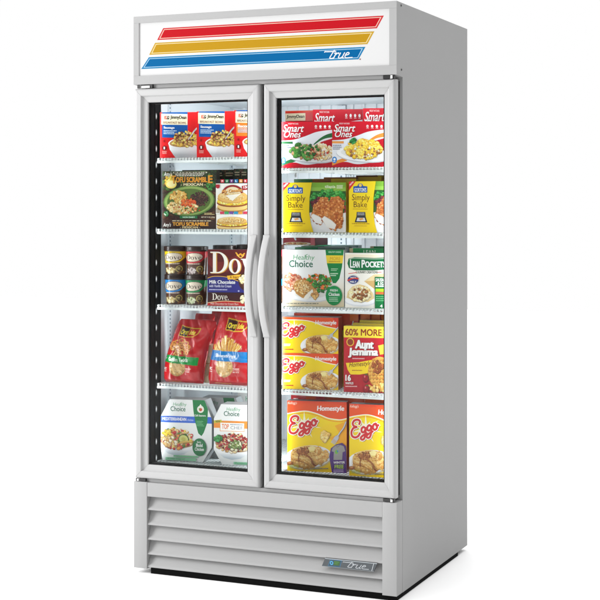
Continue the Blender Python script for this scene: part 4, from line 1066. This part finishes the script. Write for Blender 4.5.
# bags of fries
def bag(name, label, art, outline, x0, x1, z0, z1, thick, y0, lean, group, seed, art_x=0.0, twist=0.0):
    """pillow bag: outline = rows of (height fraction, left fraction, right fraction); prints by flat projection"""
    NU, NV = 120, 150; hs = [p[0] for p in outline]; Lf = [p[1] for p in outline]; Rt = [p[2] for p in outline]
    w, h = x1 - x0, z1 - z0; V, F, C = [], [], []
    us = np.linspace(0, 1, NU); vs = np.linspace(0, 1, NV)
    q = art.q; U, Vg = np.meshgrid(us, vs)
    Lv = np.interp(vs, hs, Lf)[:, None]; Rv = np.interp(vs, hs, Rt)[:, None]
    XF = Lv + (Rv - Lv) * U
    cl = art.raster(q[0] + (q[1] - q[0]) * XF + art_x, q[4] + (q[2] - q[4]) * Vg)
    off = Vector((seed * 3.1, seed * 7.7, 0))
    for sgn in (-1, 1):
        for j, v in enumerate(vs):
            sec = (min(1, v / .06) ** .5) * (1 - max(0, (v - .55) / .45) ** 1.5 * .93)
            for i, u in enumerate(us):
                e = 1 - abs(2 * u - 1) ** 3.2
                t = thick * .5 * sec * e ** .6
                x = x0 + w * XF[j, i]; z = z0 + h * v
                p = Vector((x * 16, z * 16, 0)) + off
                ed = min(1, 3.5 * min(u, 1 - u)) 
                n = noise.noise(p) * .0075 + noise.noise(p * 2.6) * .0035 * (1 + 1.6 * max(0, v - .62)) - abs(noise.noise(Vector((x * 30 + z * 12, z * 9, seed)))) * .009 * (0.35 + v)
                n *= min(1, v / .08) * (0.25 + .75 * ed)
                y = y0 + thick * .5 + lean * v * v + sgn * t + (n if sgn < 0 else 0) + twist * (u - .5)
                V.append((x + noise.noise(p * 1.7 + Vector((9, 0, 0))) * .002, y, z))
    for s in (0, 1):
        b = s * NU * NV
        for j in range(NV - 1):
            for i in range(NU - 1):
                k = (j * NU + i, j * NU + i + 1, (j + 1) * NU + i + 1, (j + 1) * NU + i)
                F.append(tuple(b + t for t in (k if s == 0 else k[::-1])))
                C.append([cl[t // NU][t % NU] for t in (k if s == 0 else k[::-1])] if s == 0 else [np.array(lin((190, 18, 26))[:3])] * 4)
    def seam(idx):
        for a_, b_ in zip(idx[:-1], idx[1:]):
            F.append((a_, b_, b_ + NU * NV, a_ + NU * NV)); C.append([np.array(lin((190, 18, 26))[:3])] * 4)
    seam([i for i in range(NU)]); seam([(NV - 1) * NU + i for i in range(NU)]); seam([j * NU for j in range(NV)]); seam([j * NU + NU - 1 for j in range(NV)])
    mn = min(v[2] for v in V)
    o = bpy.data.objects.new(name, mesh_from(name, V, F, C, FILM, True)); link(o); tag(o, label, 'food bag', group); return o
G = 'red bags of frozen fries'
def zo(*rows): return [(1 - (y - 88) / 402, (l - 40) / 320, (r - 40) / 320) for y, l, r in rows][::-1]
B1 = zo((88, 118, 322), (100, 108, 352), (125, 98, 358), (160, 90, 346), (200, 82, 334), (240, 72, 326), (290, 60, 318), (350, 48, 312), (420, 41, 306), (470, 42, 304), (490, 50, 300))
B2 = zo((88, 92, 330), (100, 84, 336), (150, 74, 340), (220, 62, 344), (300, 52, 346), (380, 42, 346), (450, 36, 344), (490, 40, 340))
bag('fries_bag', 'red fries bag with a green stripe and curly fries, leftmost on its shelf', potato_bag(0), B1, .0550, .2530, L4 + T, .9010, .070, .0920, .045, G, 1)
bag('fries_bag', 'red fries bag with a blue stripe and straight fries, beside the door frame', potato_bag(1), B2, .2400, .4560, L4 + T, .9370, .070, .0930, .045, G, 2)
pl = Art(40, 360, 88, 88, 490, 490, 5); pl.back((206, 20, 28), (196, 16, 26))
B3 = zo((88, 60, 330), (100, 52, 346), (200, 44, 340), (350, 40, 336), (490, 44, 330))
bag('fries_bag', 'plain red top of a fries bag rising just behind the green striped one', pl, B3, .1050, .1950, L4 + T, .9150, .060, .2050, .040, G, 3)
bag('fries_bag', 'plain red fries bag farthest back behind the gap between the striped bags', pl, B3, .1250, .2900, L4 + T, .9300, .060, .3000, .040, G, 4)
cr = Art(0, 100, 0, 0, 100, 100, 6); cr.back((250, 244, 224)); cr.soft = True; cr.food(50, 50, 46, 46, 20, [(240, 228, 190), (250, 244, 222), (232, 216, 172)], 22); cr.rect(-2, 48, 102, 50, (190, 160, 100))
carton('fries_carton', 'cream potato carton glimpsed in the gap between the two striped fries bags', 'food box', cr, .1960, .2480, L4 + T, .8100, .05, (240, 230, 200), y0=.160, yaw=0)

# left bay, bottom shelf
G = 'white eight-sided meal cartons'
carton('meal_carton', 'white eight-sided meal carton with a blue band and green tag, leftmost at the bottom', 'food box', steamer_front((44, 104, 216), 'MEDITERRANEAN', 1), .0590, .2610, L5 + T, .6130, .075, (176, 180, 182), (200, 204, 204), yaw=9, outline=CHAM, group=G)
carton('meal_carton', 'white eight-sided meal carton with an orange band, cut off by the door frame', 'food box', steamer_front((244, 148, 50), 'TOP CHEF', 2), .2750, .4790, L5 + T, .6060, .075, (176, 180, 182), (200, 204, 204), yaw=9, outline=CHAM2, group=G)
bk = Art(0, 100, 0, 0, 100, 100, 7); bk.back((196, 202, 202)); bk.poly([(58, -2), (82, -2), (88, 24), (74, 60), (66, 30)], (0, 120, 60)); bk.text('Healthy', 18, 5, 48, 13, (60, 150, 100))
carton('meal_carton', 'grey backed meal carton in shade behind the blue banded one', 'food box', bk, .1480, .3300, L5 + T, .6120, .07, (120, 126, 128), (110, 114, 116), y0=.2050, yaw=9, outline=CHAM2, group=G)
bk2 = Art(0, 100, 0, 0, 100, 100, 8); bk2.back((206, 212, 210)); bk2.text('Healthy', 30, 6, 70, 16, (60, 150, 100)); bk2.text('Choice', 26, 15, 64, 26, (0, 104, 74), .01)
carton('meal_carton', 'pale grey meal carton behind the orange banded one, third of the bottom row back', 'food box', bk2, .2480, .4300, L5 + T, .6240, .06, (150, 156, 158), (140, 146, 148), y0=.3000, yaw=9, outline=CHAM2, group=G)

# right bay, top shelf
G = 'red and white slim meal cartons'
o0, o1 = ones_front(0), ones_front(1)
sd = (150, 10, 28)
carton('slim_meal_carton', 'red and white meal carton picturing chicken and broccoli, front left of the top right shelf', 'food box', o0, .5400, .7310, R1 + T, 1.6115, .035, sd, group=G)
carton('slim_meal_carton', 'red and white meal carton picturing yellow macaroni, front of the top right shelf', 'food box', o1, .7330, .9240, R1 + T, 1.6075, .035, sd, group=G)
carton('slim_meal_carton', 'red meal carton behind the chicken and broccoli one, its white lettering cut off below', 'food box', o0, .6290, .8140, R1 + T, 1.6570, .035, sd, y0=.1700, group=G)
carton('slim_meal_carton', 'red meal carton behind the macaroni one, rising to the right of its shelf', 'food box', o1, .8180, 1.0000, R1 + T, 1.6560, .035, sd, y0=.1700, yaw=10, group=G)
jt = Art(35, 205, 115, 115, 165, 165, 9); jt.back((226, 24, 26)); jt.rect(30, 112, 210, 122, (236, 70, 30)); jt.rect(178, 110, 208, 168, (40, 24, 24)); jt.rect(176, 110, 184, 168, (240, 110, 40))
jt.rect(36, 127, 124, 162, (252, 242, 204)); jt.text('JimmyDean', 40, 134, 120, 154, (38, 34, 30), .03, .08)
blk = Art(0, 100, 0, 0, 100, 100, 2); blk.back((190, 16, 20))
carton('breakfast_carton', 'red breakfast carton under the flat one, behind the chicken and broccoli carton', 'food box', blk, .5050, .6300, R1 + T, 1.6200, .05, (170, 14, 20), y0=.2350, yaw=0, group='red breakfast bowl cartons')
carton('breakfast_carton', 'red breakfast carton lying flat with its cream edge label above the broccoli carton', 'food box', jt, .5000, .6500, 1.6204, 1.6590, .09, (200, 18, 22), y0=.2200, yaw=4, group='red breakfast bowl cartons')

# right bay, second shelf
G = 'yellow baked fish cartons'
bf = bake_front(); ys_ = (236, 196, 20)
carton('fish_carton', 'yellow baked fish carton with all of its fish picture in view', 'food box', bf, .5470, .7800, R2 + T, 1.3975, .045, ys_, group=G)
carton('fish_carton', 'yellow baked fish carton cut off by the right door frame', 'food box', bf, .7960, 1.0080, R2 + T, 1.4000, .045, ys_, yaw=5, group=G)
def top_edge(*b):
    a = Art(0, 100, 0, 0, 100, 100, 3); a.back(ys_)
    for f0, f1, c in b: a.rect(f0, -2, f1, 6.5, c)
    return a
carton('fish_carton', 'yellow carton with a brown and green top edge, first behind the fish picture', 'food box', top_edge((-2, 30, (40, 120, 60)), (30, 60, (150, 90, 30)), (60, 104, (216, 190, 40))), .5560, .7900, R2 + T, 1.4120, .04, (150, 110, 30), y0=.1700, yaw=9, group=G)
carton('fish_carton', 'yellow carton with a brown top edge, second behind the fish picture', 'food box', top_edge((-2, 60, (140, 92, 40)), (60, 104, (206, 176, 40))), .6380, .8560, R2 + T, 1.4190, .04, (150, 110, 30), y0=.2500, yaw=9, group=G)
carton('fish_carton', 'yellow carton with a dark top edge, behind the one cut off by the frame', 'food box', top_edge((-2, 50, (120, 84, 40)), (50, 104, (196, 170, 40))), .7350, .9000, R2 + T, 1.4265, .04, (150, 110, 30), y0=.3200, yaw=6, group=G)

# right bay, third shelf
G = 'white and green frozen dinner cartons'
carton('dinner_carton', 'wide white dinner carton with a green and yellow tag and a plate of chicken', 'food box', choice_front(), .5450, .7740, R3 + T, 1.1625, .045, (206, 210, 206), (70, 120, 100), yaw=10, group=G)
carton('pocket_carton', 'white stuffed sandwich carton with a dark green name patch, right end of its shelf', 'food box', pocket_front(), .7810, .9560, R3 + T, 1.1535, .045, (206, 210, 206), (120, 160, 140), yaw=8, group=G)
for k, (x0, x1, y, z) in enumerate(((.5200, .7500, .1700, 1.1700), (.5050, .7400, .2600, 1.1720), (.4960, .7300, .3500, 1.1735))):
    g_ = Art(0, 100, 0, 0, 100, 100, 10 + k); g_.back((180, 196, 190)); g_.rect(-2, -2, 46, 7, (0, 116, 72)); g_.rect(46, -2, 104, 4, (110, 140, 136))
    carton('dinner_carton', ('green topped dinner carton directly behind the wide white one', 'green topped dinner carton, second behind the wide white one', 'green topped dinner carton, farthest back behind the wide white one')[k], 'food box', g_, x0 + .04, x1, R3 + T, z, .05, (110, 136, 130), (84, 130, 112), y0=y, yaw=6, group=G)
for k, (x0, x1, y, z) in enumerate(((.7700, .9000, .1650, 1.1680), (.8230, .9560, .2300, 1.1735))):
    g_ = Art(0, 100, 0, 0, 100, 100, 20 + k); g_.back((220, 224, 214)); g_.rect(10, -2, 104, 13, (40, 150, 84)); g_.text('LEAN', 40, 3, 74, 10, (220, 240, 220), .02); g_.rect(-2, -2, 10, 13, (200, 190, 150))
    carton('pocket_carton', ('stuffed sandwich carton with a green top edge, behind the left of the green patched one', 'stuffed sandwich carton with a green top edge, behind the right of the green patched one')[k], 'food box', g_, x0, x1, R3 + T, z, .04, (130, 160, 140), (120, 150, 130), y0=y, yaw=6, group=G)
ds = Art(40, 215, -30, -30, 62, 62, 31); ds.back((150, 40, 50)); ds.ell(118, 46, 78, 22, (110, 60, 40)); ds.ell(118, 42, 76, 20, (236, 226, 206)); ds.ell(114, 40, 60, 15, (200, 150, 90)); ds.food(112, 40, 52, 11, 40, [(226, 176, 96), (170, 60, 50), (240, 210, 150), (150, 110, 60)], 8); ds.rect(192, -30, 218, 64, (206, 90, 100))
carton('pizza_carton', 'dark red carton picturing a round dish, above the wide white dinner carton', 'food box', ds, .4730, .5990, 1.1739, R2 - .0220, .12, (120, 30, 40), (120, 30, 40), y0=.2620, yaw=0)

# right bay, fourth shelf
G = 'yellow and red waffle cartons'
es = eggo_small(); sp_ = (206, 70, 24)
carton('waffle_carton', 'yellow waffle carton lying on another like it, beside the tall red carton', 'food box', es, .5450, .7530, .8005, .9260, .070, sp_, (150, 150, 150), yaw=10, group=G)
carton('waffle_carton', 'yellow waffle carton under another like it, beside the tall red carton', 'food box', es, .5450, .7530, R4 + T, .8000, .070, sp_, (150, 150, 150), yaw=10, group=G)
carton('waffle_carton', 'tall orange topped waffle carton directly behind the two stacked waffle cartons', 'food box', plain(0, 0, 0, 0, 0, 0, (0, 0, (246, 200, 20)), (-2, 22, (236, 74, 30))), .5430, .7680, R4 + T, .9330, .04, (190, 30, 26), (206, 100, 90), y0=.2000, yaw=8, group=G)
for k, (xa, wd) in enumerate(((.7520, .036), (.7870, .040), (.8200, .040), (.8520, .040))):
    e_ = Art(0, 100, 0, 0, 100, 100, 40 + k); e_.back((226, 56, 26)); e_.rect(-2, -2, 104, 9, (240, 120, 40)); e_.text('le' if k == 0 else 'Eggo', 16, 9, 92, 17, WH if k == 0 else (250, 210, 60), .03, .2)
    carton('waffle_carton', ('orange waffle carton end with white letters, just right of the stacked cartons', 'orange waffle carton end, first to the right of the one with white letters', 'orange waffle carton end, second to the right of the one with white letters', 'orange waffle carton end farthest right, behind the tall red waffle carton')[k], 'food box', e_, xa, xa + wd - .004, R4 + T, .9330 + .002 * k, .14, (200, 40, 24), (236, 120, 50), y0=.2150 + .012 * k, yaw=0, group=G)
G = 'red cartons of sixteen waffles'
jf = jem_front()
carton('red_waffle_carton', 'tall red waffle carton with a yellow top band, at the right door frame', 'food box', jf, .7760, .9480, R4 + T, .9015, .040, (190, 160, 40), (226, 206, 100), yaw=8, group=G)
tp = plain(0, 0, 0, 0, 0, 0, (0, 0, (206, 22, 40)), (-2, 18, (240, 210, 70)))
carton('red_waffle_carton', 'yellow topped red carton first behind the tall one at the frame', 'food box', tp, .7880, .9560, R4 + T, .9080, .030, (206, 176, 50), (236, 214, 110), y0=.1500, yaw=4, group=G)
carton('red_waffle_carton', 'yellow topped red carton second behind the tall one at the frame', 'food box', tp, .8000, .9560, R4 + T, .9160, .025, (206, 176, 50), (236, 214, 110), y0=.1850, yaw=3, group=G)

# right bay, bottom shelf
G = 'large yellow waffle cartons'
eb = eggo_big()
carton('large_waffle_carton', 'large yellow waffle carton with fork and purple patch fully in view at the bottom', 'food box', eb, .5630, .7840, R5 + T, .6330, .045, (206, 70, 28), (120, 130, 136), yaw=11, group=G)
carton('large_waffle_carton', 'large yellow waffle carton cut off by the frame at the bottom right', 'food box', eb, .7965, 1.0060, R5 + T, .6340, .045, (206, 70, 28), (120, 130, 136), yaw=5, group=G)
carton('large_waffle_carton', 'large waffle carton with a grey top, behind the one with the purple patch', 'food box', plain(0, 0, 0, 0, 0, 0, (0, 0, (240, 90, 30))), .6000, .8200, R5 + T, .6400, .06, (196, 60, 30), (130, 140, 146), y0=.1750, yaw=8, group=G)
carton('large_waffle_carton', 'large waffle carton with a grey top, behind the one cut off by the frame', 'food box', plain(0, 0, 0, 0, 0, 0, (0, 0, (240, 90, 30))), .8250, .9600, R5 + T, .6440, .06, (196, 60, 30), (150, 156, 160), y0=.1700, yaw=3, group=G)
rb = Art(0, 100, 0, 0, 100, 100, 51); rb.back((206, 20, 36)); rb.rect(-2, 30, 104, 48, (250, 220, 40)); rb.rect(-2, 60, 104, 74, (40, 60, 140)); rb.food(40, 86, 40, 10, 20, [(226, 170, 90), (240, 200, 130), (200, 140, 70)], 8); rb.text('7', 8, 8, 22, 22, WH, .03)
carton('snack_carton', 'tall red carton with yellow and blue bands, squeezed behind the bottom left waffle carton', 'food box', rb, .5400, .6700, R5 + T, .6520, .07, (180, 16, 30), (190, 30, 46), y0=.1800, yaw=0)

# ------------------------------------------------------------------ light and camera
w = bpy.data.worlds.new('World'); sc.world = w; w.use_nodes = True
nt = w.node_tree; bg = nt.nodes['Background']
tc = nt.nodes.new('ShaderNodeTexCoord'); sp = nt.nodes.new('ShaderNodeSeparateXYZ')
nt.links.new(tc.outputs['Generated'], sp.inputs[0])
def mr(src, a, b, c, d):
    m = nt.nodes.new('ShaderNodeMapRange'); m.interpolation_type = 'SMOOTHSTEP'
    m.inputs['From Min'].default_value = a; m.inputs['From Max'].default_value = b
    m.inputs['To Min'].default_value = c; m.inputs['To Max'].default_value = d
    nt.links.new(src, m.inputs['Value']); return m.outputs[0]
def mth(op, x, y):
    m = nt.nodes.new('ShaderNodeMath'); m.operation = op
    for i, v in enumerate((x, y)):
        if isinstance(v, float): m.inputs[i].default_value = v
        else: nt.links.new(v, m.inputs[i])
    return m.outputs[0]
room = mr(sp.outputs['X'], -0.5, 0.9, 0.5, 0.02)          # studio: brighter on the left, dim on the right
back = mr(sp.outputs['Y'], 0.60, 0.72, 0.0, 1.0)           # lit white backdrop behind
top = mr(sp.outputs['Z'], 0.35, 1.0, 0.0, 2.4)             # stronger zenith, added to wash the floor white
v = mth('ADD', mth('MAXIMUM', room, back), top)
nt.links.new(v, bg.inputs['Strength']); bg.inputs['Color'].default_value = (1, 1, 1, 1)
bg.inputs['Strength'].default_value = 1.0

def area(name, loc, target, sx, sy, power, c=(1, 1, 1)):
    l = bpy.data.lights.new(name, 'AREA'); l.shape = 'RECTANGLE'; l.size = sx; l.size_y = sy; l.energy = power; l.color = c
    o = bpy.data.objects.new(name, l); o.location = loc
    o.rotation_euler = (Vector(target) - Vector(loc)).to_track_quat('-Z', 'Y').to_euler()
    link(o); return o
area('key_softbox', (-4.4, -3.5, 2.5), (0.5, 0, 0.9), 2.2, 2.8, 400)
def strip(name, x, y, dx, dy, p):
    l = bpy.data.lights.new(name, 'AREA'); l.shape = 'RECTANGLE'; l.size = 0.012; l.size_y = 1.28; l.energy = p; l.color = (0.93, 0.98, 1.0)
    o = bpy.data.objects.new(name, l); o.location = (x, y, 1.04)
    o.rotation_euler = (Vector((dx, dy, 0))).to_track_quat('-Z', 'Y').to_euler()
    link(o); return o
strip('freezer_led_and_fill', 0.052, 0.072, 0.9, 0.4, 0.8)
strip('freezer_led_and_fill', 0.462, 0.074, -0.75, 0.65, 1.35)
strip('freezer_led_and_fill', 0.544, 0.074, 0.75, 0.65, 1.35)
strip('freezer_led_and_fill', 0.952, 0.080, -0.75, 0.65, 1.35)
strip('freezer_led_and_fill', 0.492, 0.300, -0.95, 0.15, 7.0)  # fill light added out of view mid-cabinet, brightens the left bay
strip('freezer_led_and_fill', 0.514, 0.300, 0.85, 0.5, 7.0)  # its twin, an added unseen fill for the right bay and back wall

for x in (0.255, 0.745):                                   # unseen fill lights added under the ceiling to brighten the top shelves
    o = area('freezer_led_and_fill', (x, 0.078, 1.694), (x, 0.20, 1.50), 0.36, 0.012, 0.45, (0.93, 0.98, 1.0))

cam = bpy.data.cameras.new('camera'); co = bpy.data.objects.new('camera', cam); link(co)
co.location = (2.60853, -4.53871, 1.29461)
co.rotation_euler = (R(90), 0, math.atan2(0.39578, 0.918345))
cam.sensor_width = 36; cam.lens = 1443.0 / 600 * 36; cam.shift_y = (212 - 300) / 600; cam.clip_end = 200; cam.clip_start = 0.05
sc.camera = co
sc.view_settings.view_transform = 'Standard'; sc.view_settings.look = 'None'
sc.view_settings.exposure = 0; sc.view_settings.gamma = 1
sc.cycles.use_denoising = True
sc.cycles.max_bounces = 8; sc.cycles.transparent_max_bounces = 12; sc.cycles.sample_clamp_indirect = 8
